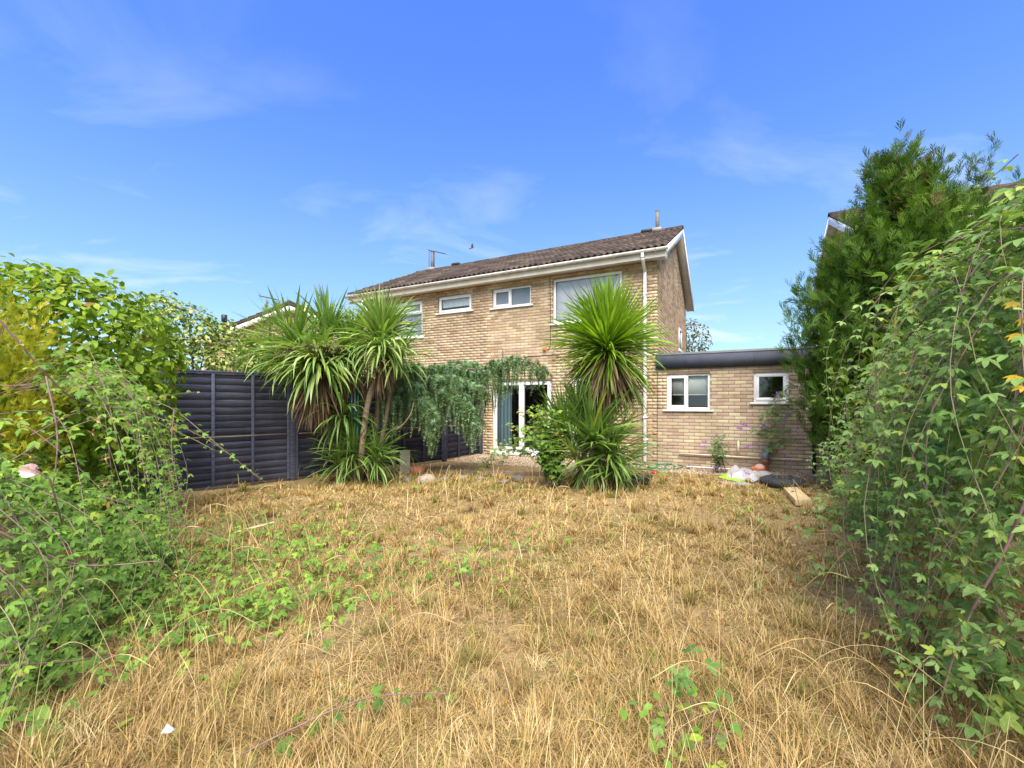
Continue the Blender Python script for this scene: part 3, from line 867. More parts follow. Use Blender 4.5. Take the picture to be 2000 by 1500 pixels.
for x in (.62, 1.95, 2.9):
    Geo().box(x-.003, x+.003, -.0775, -.0755, EH+.004, EH+.283).build('joint', M['black'], ext)
g = Geo(); g.box(-.01, XE+.12, -.035, D*.9+.1, EH+.25, EH+.345); g.box(-.015, XE+.13, -.0785, -.0355, EH+.2865, EH+.31)
g.build('roof', M['felt'], ext)
Geo().box(-.015, XE+.07, -.044, .10, EH+.002, EH+.02).build('soffit', M['dark_fascia'], ext)
# waste pipes low on the wall
def wp(u, v, y=-.06):
    x, z = hl(u, v, y); return (x, y, z)
g = Geo(); g.tube([wp(1327, 886), wp(1400, 890), wp(1485, 895.5)], .021, 8).tube([wp(1505, 896), wp(1566, 898.5)], .021, 8)
g.build('waste_pipe', M['cream_pipe'], ext, smooth=True)
Geo().tube([wp(1442, 862), wp(1442, 890)], .021, 8).tube([(wp(1442, 863)[0], .0, wp(1442, 863)[2]), wp(1442, 863)], .021, 8).build('waste_pipe', M['cream_pipe'], ext, smooth=True)
xg, zg = hl(1495, 890, -.10)
g = Geo(); z0_, z1_ = .29, hl(1495, 873, -.1)[1]
g.lathe([(.0, z1_), (.062, z1_), (.062, z1_-.06), (.056, z1_-.065), (.056, z1_-.14), (.068, z1_-.145), (.068, z1_-.26), (.056, z1_-.265), (.056, z0_)], c=(xg, -.11, 0), k=14)
g.lathe([(.026, 0), (.026, .03), (0, .03)], c=(xg-.07, -.11, z1_-.2), k=8); g.lathe([(.026, 0), (.026, .03), (0, .03)], c=(xg+.07, -.11, z1_-.2), k=8)
gp_ = g.build('gully_pipe', M['grey_pipe'], ext, smooth=True)
Geo().lathe([(.058, .0), (.058, .20), (.066, .205), (.066, .285), (.0, .286)], c=(xg, -.11, 0), k=14).build('socket', M['terracotta'], gp_, smooth=True)
Geo().tube([(hl(1590, 700, -.06)[0], -.07, EH+.0), (hl(1590, 700, -.06)[0], -.07, .03)], .036, 8).build('downpipe', M['green_pipe'], ext, smooth=True)
x5, z5 = hl(1576, 752, -.08)
Geo().tube([(x5+.02, -.03, z5+.15), (x5, -.09, z5+.08), (x5, -.10, z5-.02), (x5+.04, -.09, z5-.06), (x5+.10, -.05, z5-.06)], .038, 8).build('pipe_bend', M['black'], ext, smooth=True)

# ---------------------------------------------------------------- neighbouring houses
nx0, ny0 = 4.06, .9
nb = thing('neighbour_house', hw(nx0, ny0), 'neighbouring house at the right whose tiled roof shows behind the tall conifer', 'house', rz=HROT)
def nw(x, y, z=0): return hw(nx0+x, ny0+y, z)
g = Geo(); NL = 9.0
g.add([(0,0,0),(NL,0,0),(NL,0,EAVE),(0,0,EAVE)], [np.array([(0,1,2,3)])])
g.add([(0,0,0),(0,D,0),(0,D,EAVE),(0,RY,RIDGE-.12),(0,0,EAVE)], [np.array([(4,3,2,1,0)])])
g.add([(NL,0,0),(NL,D,0),(NL,D,EAVE),(NL,RY,RIDGE-.12),(NL,0,EAVE)], [np.array([(0,1,2,3,4)])])
g.add([(0,D,0),(NL,D,0),(NL,D,EAVE),(0,D,EAVE)], [np.array([(3,2,1,0)])])
nwall = g.build('wall', M['mortar'], nb)
def ngt(z): return gtop(z)
Bn = brick_layout(0, D, 2.4, RIDGE-.14, [], top=ngt)
R_ = np.zeros((len(Bn), 3, 3)); P_ = np.zeros((len(Bn), 3))
R_[:, 1, 0] = -Bn[:, 2]; R_[:, 0, 1] = .009; R_[:, 2, 2] = Bn[:, 3]; P_[:, 1] = Bn[:, 0]; P_[:, 0] = -.009; P_[:, 2] = Bn[:, 1]
Geo().inst(BRICK_T, R_, P_, rng.random(len(Bn))).build('brickwork', M['brick'], nwall, kind='stuff')
make_roof(nb, -OVX, NL+OVX, E0, E1, 60, toworld=nw)
barge(nb, -OVX+.012, -1, E0, E1, 0)
Geo().box(-.2, NL+.2, -OV+.055, -OV+.08, EAVE-.05, EAVE+.135).build('fascia_board', M['fascia'], nb)
gutter(nb, -OVX-.05, NL+.3, -OV-.005, EAVE+.13)

def far_house(loc, rz, wx, wd, eave, ridge, label, name='distant_house', aerial=False):
    """gable facing the garden (local -y)"""
    t = thing(name, loc, label, 'house', rz=rz)
    g = Geo()
    g.add([(-wx,0,0),(wx,0,0),(wx,0,eave),(0,0,ridge),(-wx,0,eave)], [np.array([(0,1,2,3,4)])])
    g.add([(-wx,wd,0),(wx,wd,0),(wx,wd,eave),(0,wd,ridge),(-wx,wd,eave)], [np.array([(4,3,2,1,0)])])
    for s in (-1, 1): g.add([(s*wx,0,0),(s*wx,wd,0),(s*wx,wd,eave),(s*wx,0,eave)], [np.array([(0,1,2,3)])])
    wl_ = g.build('wall', M['mortar'], t)
    def tp(z):
        if z < eave: return (-wx, wx)
        k = 1-(z-eave)/(ridge-eave); return (-wx*k, wx*k)
    b = brick_layout(-wx, wx, max(0, eave-1.2), ridge-.05, [], top=tp)
    R = np.zeros((len(b), 3, 3)); P = np.zeros((len(b), 3))
    R[:, 0, 0] = b[:, 2]; R[:, 1, 1] = .009; R[:, 2, 2] = b[:, 3]; P[:, 0] = b[:, 0]; P[:, 1] = -.009; P[:, 2] = b[:, 1]
    Geo().inst(BRICK_T, R, P, rng.random(len(b))).build('brickwork', M['brick'], wl_, kind='stuff')
    for s in (-1, 1):
        # roof slope
        o_ = .35; sx = wx+o_; ez = eave-(ridge-eave)*o_/wx
        V = []
        for y in (-.25, wd+.25):
            V += [(0, y, ridge+.02), (s*sx, y, ez+.02), (s*sx, y, ez+.13), (0, y, ridge+.13)]
        r_ = Geo().add(V, [np.array([(0,1,2,3),(7,6,5,4),(0,4,5,1),(1,5,6,2),(2,6,7,3),(3,7,4,0)])]).build('roof', M['tile'], t)
        V = []
        for y in (-.235, -.21):
            V += [(0, y, ridge-.20), (s*sx, y, ez-.20), (s*sx, y, ez+.019), (0, y, ridge+.019)]
        Geo().add(V, [np.array([(0,1,2,3),(7,6,5,4),(0,4,5,1),(1,5,6,2),(2,6,7,3),(3,7,4,0)])]).build('bargeboard', M['upvc'], t)
        n = int(wd/.3); L_ = math.hypot(sx, ridge-ez); rows = int(L_/.35)
        T = tile_template(.298, L_/rows)
        dx, dz = sx/L_, (ridge-ez)/L_
        if s < 0: Rm = np.array([[0,dx,-dz],[-1,0,0],[0,dz,dx]])
        else: Rm = np.array([[0,-dx,dz],[1,0,0],[0,dz,dx]])
        P = np.array([(s*(sx-dx*k*L_/rows), (-.25+(j+1)*.3) if s < 0 else (-.25+j*.3), ez+.135+dz*k*L_/rows) for j in range(n) for k in range(rows)])
        Geo().inst(T, np.repeat(Rm[None], len(P), 0), P, rng.random(len(P))).build('tiling', M['tile'], r_, kind='stuff')
    # ridge
    mm = Geo().tube([(0, 0, 0), (0, .43, 0)], .11, 8, .7).mesh('ridge_tile')
    for k in range(int(wd/.45)):
        o = mobj('ridge_tile', mm, M['tile'], t); o.location = (0, -.22+k*.45, ridge+.12)
    if aerial:
        p = at(520, 610, loc[1]+2) - np.array(loc)
        zt = (CAMH+(HV-584)/F*(loc[1]+2))
        bx, by = float(p[0]), 2.0
        g = Geo().tube([(bx, by, ridge-1.0), (bx, by, zt)], .025, 6)
        a0 = np.array([bx-.28, by, zt+.14]); a1 = np.array([bx+.5, by, zt-.03])
        g.tube([a0, a1], .014, 5)
        for k in range(11):
            q = a0+(a1-a0)*k/10; g.tube([q+np.array([0, -.2, 0]), q+np.array([0, .2, 0])], .007, 4)
            g.tube([q+np.array([0, 0, -.04]), q+np.array([0, 0, .04])], .007, 4)
        for s in (-1, 1): g.tube([a0, a0+np.array([-.06, s*.18, .22])], .008, 4); g.tube([a0, a0+np.array([.0, s*.18, -.22])], .008, 4)
        g.build('aerial', M['flue'], t)
        f = at(438, 640, loc[1]+1)-np.array(loc)
        Geo().lathe([(.085, f[2]-.3), (.085, f[2]+.25), (.11, f[2]+.26), (.11, f[2]+.55), (.0, f[2]+.56)], c=(f[0], 1.0, 0), k=10).build('flue', M['black'], t)
    return t
far_house((-9.0, 18.0, 0), 0.0, 3.6, 7.0, 3.95, 5.35, 'distant brick gable with white bargeboard above the left fence', aerial=True)
p = at(1600, 700, 26.0)
far_house((p[0]+1.5, 26.0, 0), math.radians(-20), 3.0, 7, 3.9, 5.9, 'far-off house whose roof corner peeps over the flat roof')
# ---------------------------------------------------------------- fence
def fence_run(parent, pts, h=1.86, zb=.05, face=+1):
    """lap-board panels between posts; boards are pieces of each panel"""
    base = np.array(parent.location)
    for i in range(len(pts)-1):
        a, b = np.array(pts[i], float), np.array(pts[i+1], float)
        d = b-a; Ln = np.linalg.norm(d); d /= Ln
        nrm = np.array([d[1], -d[0]])       # towards the garden
        ang = math.atan2(d[1], d[0])
        # post
        g = Geo(); g.box(-.045, .045, -.045, .045, 0, h+zb+.06)
        po = g.build('post', M['fence'], parent, bevel=.004)
        po.location = (a[0]-base[0], a[1]-base[1], 0); po.rotation_euler = (0, 0, ang)
        # panel frame: battens, top rail, capping
        g = Geo()
        x0, x1 = .05, Ln-.05
        nb_ = max(2, int(round((x1-x0)/.62)))
        for k in range(nb_+1):
            x = x0+.022+(x1-x0-.044)*k/nb_
            g.box(x-.022, x+.022, -.042, -.016, zb, zb+h-.03, U(.3, .8))
        g.box(x0, x1, -.040, -.016, zb+h-.029, zb+h, .5)
        g.box(x0-.005, x1+.005, -.05, .03, zb+h+.001, zb+h+.022, .6)
        pn = g.build('fence_panel', M['fence'], parent, bevel=.003)
        pn.location = (a[0]-base[0], a[1]-base[1], 0); pn.rotation_euler = (0, 0, ang)
        # gravel board below
        z = zb; k = 0
        while z < zb+h-.04:
            hh = .118+U(-.012, .012)
            top = min(z+hh+.02, zb+h-.03)
            n = 9; xs = np.linspace(x0, x1, n)
            wob = U(-.006, .006, n)
            V = [(x, -.004, z+w_) for x, w_ in zip(xs, wob)]+[(x, .0015, top) for x in xs]+[(x, .0005, z+w_) for x, w_ in zip(xs, wob)]
            f = [(j, j+1, n+j+1, n+j) for j in range(n-1)]+[(2*n+j, 2*n+j+1, j+1, j) for j in range(n-1)]
            bo = Geo().add(V, [np.array(f)], float(U(0, 1))).build('board', M['fence'], pn)
            z += hh; k += 1
        V = [(x0, .012, zb), (x1, .012, zb), (x1, .012, zb+h-.03), (x0, .012, zb+h-.03)]
        Geo().add(V, [np.array([(0, 1, 2, 3)])], .2).build('backing', M['fence'], pn)
        # a strip left unpainted across the middle
        zs0 = zb+.80
        Geo().box(x0+.05, x1-.03, -.0455, -.0425, zs0, zs0+.009).build('bare_strip', M['raw_wood'], pn)
    a = np.array(pts[-1], float)
    po = Geo().box(-.045, .045, -.045, .045, 0, h+zb+.06).build('post', M['fence'], parent, bevel=.004)
    po.location = (a[0]-base[0], a[1]-base[1], 0); po.rotation_euler = (0, 0, ang)
hb = hw(-4.66, -.06); hb2 = hw(-4.66, -1.75)
k0 = np.array([-5.32, 6.70]); k1 = np.array([-3.75, 8.25])
mid = np.array([-3.75, 8.25])
fn = thing('panel_fence', (k0[0], k0[1], 0), 'dark charcoal lap-board fence running from the left shrubs to the house', 'fence')
dk = (k1-k0)/np.linalg.norm(k1-k0)
fence_run(fn, [k0-dk*1.86, k0, k0+dk*1.86, (k0+dk*1.86+hb2[:2])/2, hb2[:2], hb[:2]])

# ---------------------------------------------------------------- leaf templates
def leaf_t(w=.3, fold=.10, curl=.12, n=3, asym=0):
    """ovate leaf of unit length along y, folded on the midrib"""
    ts = np.linspace(0, 1, n+2)
    cz = -curl*ts**2
    C = [(0, t, z) for t, z in zip(ts, cz)]
    W = w*np.sin(np.pi*ts**.85)**.9
    Lf = [(-W[i], ts[i]-.02, cz[i]+fold*W[i]/w*.6) for i in range(1, n+1)]
    Rt = [(W[i], ts[i]+asym, cz[i]+fold*W[i]/w*.6) for i in range(1, n+1)]
    V = C+Lf+Rt; m = n+2
    tri = [(0, 1, m), (n, n+1, m+n-1), (0, m+n, 1), (n, m+2*n-1, n+1)]
    quad = []
    for i in range(1, n): quad += [(i, i+1, m+i, m+i-1), (i+1, i, m+n+i-1, m+n+i)]
    tri = [(0, 1, m), (n, n+1, m+n-1), (0, m+n, 1), (n, m+2*n-1, n+1)]
    return (np.array(V, float), [np.array(tri), np.array(quad)])
def join_t(parts):
    """parts: (template, 3x3, offset)"""
    V, fs, n = [], [], 0
    for t, R, p in parts:
        V.append(t[0] @ np.asarray(R).T + np.asarray(p)); fs += [f+n for f in t[1]]; n += len(t[0])
    return (np.concatenate(V), fs)
def rz3(a): c, s = math.cos(a), math.sin(a); return np.array([[c, -s, 0], [s, c, 0], [0, 0, 1.0]])
def rx3(a): c, s = math.cos(a), math.sin(a); return np.array([[1, 0, 0], [0, c, -s], [0, s, c]])
def compound(spread=1.1, w=.36, droop=.25, five=False, curl=.16):
    L_ = leaf_t(w, .12, curl, 2)
    ps = [(L_, rx3(-droop)*.62, (0, .38, 0)), (L_, rz3(spread) @ rx3(-droop*.8)*.52, (0, .34, 0)), (L_, rz3(-spread) @ rx3(-droop*1.1)*.52, (0, .34, 0))]
    if five: ps += [(L_, rz3(spread*1.55) @ rx3(-droop)*.40, (0, .27, 0)), (L_, rz3(-spread*1.55) @ rx3(-droop)*.40, (0, .27, 0))]
    stalk = (np.array([(-.012, 0, 0), (.012, 0, 0), (.008, .4, 0), (-.008, .4, 0)]), [np.array([(0, 1, 2, 3)])])
    ps.append((stalk, np.eye(3), (0, 0, 0)))
    return join_t(ps)
BRAM = [compound(1.1, .25, .2), compound(1.25, .23, .45), compound(1.0, .26, .05, curl=.3), compound(1.05, .23, .3, True)]
OVATE = [leaf_t(.27, .1, .15, 2), leaf_t(.24, .16, .35, 2), leaf_t(.30, .05, .05, 2)]
SMALL = [leaf_t(.33, .1, .1, 2), leaf_t(.30, .14, .25, 2)]
ROSE = [compound(1.15, .34, .2, True), compound(1.1, .36, .4, True)]
def spray_t(n=9, seed=0, fan=1.0, wid=.055):
    """flat feathery conifer spray: a rachis with tapering side shoots"""
    r = np.random.default_rng(seed); V, f3 = [], []
    def blade(p, d, L_, w_):
        k = len(V); pr = np.array([-d[1], d[0], 0]); zz_ = np.array([0, 0, 1.0])
        V.extend([p, p+d*L_*.5+pr*w_+zz_*w_*.5, p+d*L_, p+d*L_*.5-pr*w_+zz_*w_*.2])
        f3.extend([(k, k+1, k+3), (k+3, k+1, k+2)])
    blade(np.zeros(3), np.array([0, 1.0, 0]), 1.0, wid)
    for i in range(n):
        t = .12+.75*i/n; s = -1 if i % 2 else 1
        a = s*fan*(.75+r.uniform(-.15, .15))
        d = np.array([math.sin(a), math.cos(a), r.uniform(-.25, .25)]); d /= np.linalg.norm(d)
        blade(np.array([0, t, 0]), d, (.5*(1-t)+.16)*r.uniform(.8, 1.2), wid)
    return (np.array(V), [np.array(f3)])
SPRAY = [spray_t(8, 1, .62, .026), spray_t(7, 2, .5, .026), spray_t(9, 3, .7, .026)]

def interp(y, pts): return np.interp(y, [p[0] for p in pts], [p[1] for p in pts])

# ---------------------------------------------------------------- bramble banks
EL = [(1.0, -2.10), (1.7, -2.02), (2.3, -2.42), (3.1, -2.45), (4.0, -3.05), (5.0, -3.85), (5.8, -4.6), (6.6, -5.3)]
ER = [(1.0, 1.75), (1.7, 1.90), (2.6, 2.32), (3.5, 3.0), (4.4, 3.6), (5.5, 4.25), (7.2, 5.3)]
HL = [(1.0, .5), (1.9, .85), (2.6, 1.4), (3.4, 1.7), (4.6, 1.6), (5.6, 1.35), (6.6, 1.0)]
HR = [(.8, 2.25), (2.3, 2.35), (3.0, 2.25), (3.7, 1.95), (4.4, 1.5), (5.0, 1.15), (5.8, .8), (6.6, .55), (7.2, .35)]
def bank(side, E, H_, y0, y1, W, N, lump, up, lowcut, prof=None, amin=0.0):
    Y = y0*(y1/y0)**U(0, 1, N)                      # denser near the camera
    a = U(amin, 1, N)*math.pi/2
    keep = U(0, 1, N) < np.clip(lowcut+np.sin(a)*1.2, 0, 1)
    if side > 0: keep &= vnoise(Y*3.4, a*4.5, 33) > .34
    Y, a = Y[keep], a[keep]; n = len(Y)
    h = interp(Y, H_)*(1+.30*(vnoise(Y*1.6, a*1.5, 4+side)-.5))
    w_ = W*(1+.3*(vnoise(Y*1.3, a*2, 8+side)-.5))
    dep = -np.abs(rng.normal(0, .13, n))+U(0, .07, n)
    lum = lump*(vnoise(Y*3.2, a*5, 12+side)-.5)*2 + lump*.6*(vnoise(Y*8, a*11, 2+side)-.5)*2
    s = a/(math.pi/2)
    if prof is None:
        nx = -side*np.cos(a); nz = np.sin(a); px_ = w_*(1-np.cos(a)); pz_ = h*np.sin(a)
    else:
        px_ = w_*s; pz_ = h*s**prof; th = np.arctan2(h*prof*np.maximum(s, .15)**(prof-1), w_); nx = -side*np.sin(th); nz = np.cos(th)
    X = interp(Y, E)+side*px_+nx*(dep+lum)
    Z = pz_+nz*(dep+lum)
    ok = Z > .02
    P = np.stack([X, Y, Z], 1)[ok]; a = a[ok]; n = len(P); dep = dep[ok]
    Nn = np.stack([nx[ok]*.55, -.25*np.ones(n), nz[ok]*.5+up], 1)+rng.normal(0, .38, (n, 3))
    Dd = np.stack([-side*.7*np.ones(n), -.25*np.ones(n), -.45*np.ones(n)], 1)+rng.normal(0, .65, (n, 3))
    return P, Nn, Dd, dep
def cane_leaves(curve, step, size, start=.1):
    """leaf sites alternating along a cane"""
    seg = np.linalg.norm(np.diff(curve, axis=0), axis=1); s = np.concatenate([[0], np.cumsum(seg)])
    ts = np.arange(s[-1]*start, s[-1], step)
    P = np.stack([np.interp(ts, s, curve[:, k]) for k in range(3)], 1)
    T = np.stack([np.interp(ts+.02, s, curve[:, k]) for k in range(3)], 1)-P
    T = norm(T); n = len(P)
    side_ = np.cross(T, [0, 0, 1.0])*np.where(np.arange(n) % 2, 1, -1)[:, None]
    Dd = side_+T*.5+rng.normal(0, .3, (n, 3))
    Nn = np.tile([0, -.25, 1.0], (n, 1))+rng.normal(0, .3, (n, 3))
    sz = size*U(.75, 1.2, n)*np.clip(1.25-ts/s[-1]*.75, .35, 1)
    return P, Nn, Dd, sz

def bramble(name, label, side, mat, canes, bankargs, leafsize, runner_pts=None, nobj=300):
    base = np.array([side*3.2, 3.0, 0])
    t = thing(name, base, label, 'bramble')
    Ps, Ns, Ds, Ss, Vs = [], [], [], [], []
    P, Nn, Dd, dep = bank(side, *bankargs)
    Ps.append(P); Ns.append(Nn); Ds.append(Dd); Ss.append(leafsize*U(.42, 1.25, len(P))); Vs.append(np.where(dep > -.06, 1, .25))
    for c, r in canes:
        cv = cane(c, 20)
        rv = float(U(.1, .8)); r = r*.8
        g = Geo().tube(cv-base, np.linspace(r, r*.4, len(cv)), 5, np.linspace(rv*.6, min(1, rv+.35), len(cv)).repeat(5))
        # thorns
        for k in range(2, len(cv)-2, 2):
            d = rdir(1)[0]*.012; g.tube([cv[k]-base, cv[k]-base+d], [.003, .0006], 3, .2, cap=False)
        g.build('cane', M['cane'], t, smooth=True)
        P, Nn, Dd, sz = cane_leaves(cv, .075, leafsize*1.0)
        Ps.append(P); Ns.append(Nn); Ds.append(Dd); Ss.append(sz); Vs.append(np.ones(len(P))*1.2)
    if runner_pts is not None:
        P = runner_pts; n = len(P)
        Ps.append(P); Ns.append(np.tile([0, -.15, 1.0], (n, 1))+rng.normal(0, .25, (n, 3))); Ds.append(rdir(n)); Ss.append(leafsize*U(.55, 1.05, n)); Vs.append(np.ones(n))
    P, Nn, Dd, S, Vv = map(np.concatenate, (Ps, Ns, Ds, Ss, Vs))
    n = len(P)
    rv = np.clip(.58+rng.normal(0, .24, n)+.35*(vnoise(P[:, 0]*2, P[:, 1]*2+P[:, 2]*2, 6)-.5), 0, .965)
    rv = np.where(U(0, 1, n) < .012, .999, rv)
    scatter(t, base, 'leaf', BRAM, rng.integers(0, 4, n), frames(Nn, Dd, S), P, rv, mat, nobj=nobj, vis=Vv)
    return t, base

cl = [([at(-30, 590, 2.9), at(90, 730, 3.1), at(160, 785, 3.3), at(300, 812, 3.7), at(420, 868, 4.0), at(515, 942, 4.3)], .008),
      ([at(230, 760, 4.3), at(330, 795, 4.4), at(400, 848, 4.4), at(470, 905, 4.5), at(523, 945, 4.6)], .007),
      ([at(90, 735, 3.0), at(112, 850, 2.9), at(100, 960, 2.8), at(70, 1010, 2.7)], .008),
      ([at(-40, 1020, 2.1), at(130, 1098, 2.35), at(235, 1103, 2.5), at(312, 1098, 2.65), at(345, 1130, 2.75), at(368, 1172, 2.8)], .008),
      ([at(-30, 1015, 2.4), at(110, 1002, 2.6), at(150, 1040, 2.6), at(185, 1072, 2.6)], .007),
      ([at(60, 850, 2.9), at(170, 800, 3.4), at(330, 772, 4.3), at(385, 765, 4.6)], .006),
      ([at(20, 900, 2.7), at(150, 830, 3.1), at(260, 812, 3.5), at(360, 850, 3.8), at(420, 880, 3.9)], .006),
      ([at(340, 800, 4.6), at(335, 880, 4.4), at(350, 960, 4.2), at(352, 985, 4.2)], .009),
      ([at(200, 970, 3.2), at(330, 1010, 3.4), at(440, 1055, 3.5), at(520, 1085, 3.6)], .006),
      ([at(0, 1300, 1.9), at(150, 1290, 2.1), at(270, 1270, 2.4), at(345, 1225, 2.6)], .006)]
for _ in range(70):
    y = float(U(1.7, 5.8)); x = float(interp(y, EL)); h = float(interp(y, HL))
    cl.append(([(x-1.0-U(0, .4), y+U(-.3, .3), h*.9), (x-.55, y+U(-.2, .2), h*U(.85, 1.1)), (x-.05+U(-.2, .2), y+U(-.3, .2), h*U(.3, .6)), (x+U(.0, .3), y-U(.1, .5), U(.02, .2))], .0036))
# runners creeping over the lawn from the left
rp = []
for (u, v, n, su, sv) in ((440, 1075, 120, 70, 35), (560, 1085, 110, 80, 24), (680, 1105, 70, 60, 22), (545, 1030, 60, 60, 22), (300, 1230, 120, 100, 40), (440, 1210, 90, 80, 22), (560, 1195, 45, 70, 18), (690, 1180, 18, 50, 12),
                          (420, 1130, 120, 80, 35), (200, 1150, 110, 100, 50), (900, 1080, 26, 90, 14), (1000, 1072, 12, 50, 8), (890, 1135, 26, 40, 14), (120, 1270, 110, 90, 50), (60, 1350, 60, 50, 50), (330, 1120, 110, 110, 30), (230, 1210, 110, 110, 35), (720, 1060, 16, 40, 10), (820, 965, 10, 30, 6)):
    for _ in range(int(n*1.5)):
        q = gp(u+rng.normal(0, su*1.35), max(930, v+rng.normal(0, sv))); rp.append((q[0], q[1], float(gz(q[0], q[1]))+U(.03, .16)))
bl, blb = bramble('bramble_thicket', 'sprawling green bramble thicket filling the left side of the lawn', -1, M['bramble_l'], cl,
        (EL, HL, 1.15, 6.6, 2.5, 13500, .12, .85, .9, .92), .092, np.array(rp))
# a lone runner with pinkish stem in the foreground
g = Geo(); rc = cane([gp(470, 1500)+[0, 0, .05], gp(560, 1478)+[0, 0, .10], gp(700, 1422)+[0, 0, .12], gp(800, 1398)+[0, 0, .10], gp(880, 1380)+[0, 0, .06]], 24)
rt = thing('bramble_runner', rc[0]*[1, 1, 0], 'single purple bramble runner crossing the dry grass in the foreground', 'bramble')
g.tube(rc-rc[0]*[1, 1, 0], np.linspace(.0042, .002, len(rc)), 6, .3).build('cane', M['cane'], rt, smooth=True)
P, Nn, Dd, sz = cane_leaves(rc, .05, .085); n = len(P)
scatter(rt, rc[0]*[1, 1, 0], 'leaf', BRAM, rng.integers(0, 4, n), frames(Nn, Dd, sz), P, rng.random(n)*.8, M['bramble_l'])

cr_ = [([at(2040, 372, 2.5), at(1940, 420, 2.65), at(1850, 485, 2.85), at(1760, 590, 3.1), at(1690, 672, 3.4), at(1640, 730, 3.6), at(1592, 782, 3.8)], .008),
      ([at(2030, 420, 2.2), at(1945, 480, 2.35), at(1885, 560, 2.4), at(1876, 640, 2.35), at(1895, 730, 2.25), at(1935, 810, 2.15), at(2010, 870, 2.05)], .010),
      ([at(1880, 600, 2.5), at(1862, 690, 2.5), at(1868, 790, 2.4), at(1905, 850, 2.3), at(1960, 890, 2.2)], .009),
      ([at(1850, 660, 2.7), at(1780, 780, 2.9), at(1735, 860, 3.0), at(1700, 950, 3.0)], .007),
      ([at(1856, 930, 2.4), at(1838, 1010, 2.35), at(1818, 1080, 2.3), at(1812, 1160, 2.2)], .008),
      ([at(2010, 960, 1.75), at(1960, 1080, 1.75), at(1900, 1190, 1.8), at(1860, 1290, 1.85), at(1820, 1440, 1.85)], .009),
      ([at(1955, 1000, 2.0), at(1935, 1100, 2.0), at(1952, 1205, 1.95)], .010),
      ([at(1742, 1090, 2.9), at(1752, 1180, 2.75), at(1750, 1270, 2.6), at(1750, 1375, 2.4)], .008),
      ([at(1700, 905, 3.2), at(1698, 1000, 3.0), at(1705, 1090, 2.95), at(1702, 1240, 2.9)], .006),
      ([at(1655, 910, 3.4), at(1648, 1010, 3.2), at(1650, 1100, 3.0), at(1640, 1220, 2.95)], .006),
      ([at(1720, 850, 3.3), at(1660, 880, 3.5), at(1620, 905, 3.6), at(1585, 960, 3.7)], .006),
      ([at(1900, 545, 2.7), at(1790, 640, 3.0), at(1700, 760, 3.2), at(1665, 880, 3.3)], .007),
      ([at(2000, 500, 2.1), at(1920, 590, 2.2), at(1840, 740, 2.3), at(1800, 900, 2.3)], .007),
      ([at(1990, 300, 3.4), at(1945, 340, 3.6), at(1905, 370, 3.8)], .005),
      ([at(2010, 640, 1.9), at(1985, 760, 1.85), at(1970, 900, 1.8)], .007),
      ([at(1690, 700, 3.6), at(1640, 745, 3.8), at(1600, 770, 4.0), at(1578, 800, 4.1)], .005)]
for _ in range(125):
    y = float(U(1.4, 5.6)); x = float(interp(y, ER)); h = float(interp(y, HR))
    cr_.append(([(x+1.1, y+U(-.2, .9), h*U(.95, 1.05)), (x+.55, y+U(-.5, .5), h*U(.9, 1.1)), (x+U(-.25, .25), y+U(-.9, .5), h*U(.4, .9)), (x-U(-.1, .45)**1.0, y-U(-.5, 1.0), h*U(.0, .45)+.03)], .0036))
rp = []
for (u, v, n, su, sv) in ((1720, 1050, 70, 60, 25), (1800, 1180, 70, 70, 40), (1880, 1300, 60, 60, 50), (1650, 1030, 40, 40, 22), (1780, 1330, 26, 40, 30), (1940, 1420, 50, 40, 50), (1340, 1460, 12, 40, 20), (1620, 1140, 20, 30, 20), (1500, 1030, 10, 50, 10)):
    for _ in range(n):
        q = gp(u+rng.normal(0, su), max(960, v+rng.normal(0, sv))); rp.append((q[0], q[1], float(gz(q[0], q[1]))+U(.05, .35)))
br, brb = bramble('bramble_curtain', 'tall bramble with arching thorny canes tumbling down the right side', 1, M['bramble_r'], cr_,
        (ER, HR, 1.0, 7.0, 1.8, 12500, .22, .75, .10), .104, np.array(rp))

# ---------------------------------------------------------------- shrubs as leaf shells over blobs
def shell(blobs, N, thick=.28, lump=.1, out=.6, up=.5, rnd=.45, floor=None):
    vol = np.array([(b[3]*b[4]+b[4]*b[5]+b[3]*b[5]) for b in blobs]); pr = vol/vol.sum()
    idx = rng.choice(len(blobs), N, p=pr)
    bl_ = np.array(blobs)
    d = rdir(N)
    rr = 1-np.abs(rng.normal(0, thick, N))*.6+U(-.02, .05, N)
    lum = lump*(vnoise(d[:, 0]*4+idx*7, d[:, 2]*4+d[:, 1]*3, 5)-.5)*2
    P = bl_[idx, :3]+d*bl_[idx, 3:6]*(rr+lum)[:, None]
    inside = np.zeros(N, bool)
    for j, b in enumerate(bl_):
        q = ((P-b[:3])/b[3:6]); inside |= ((q**2).sum(1) < .50) & (idx != j)
    ok = ~inside
    if floor is not None: ok &= P[:, 2] > floor
    P, d, rr = P[ok], d[ok], rr[ok]
    Nn = d*out+np.array([0, 0, up])+rng.normal(0, rnd, d.shape)
    return P, Nn, d, rr
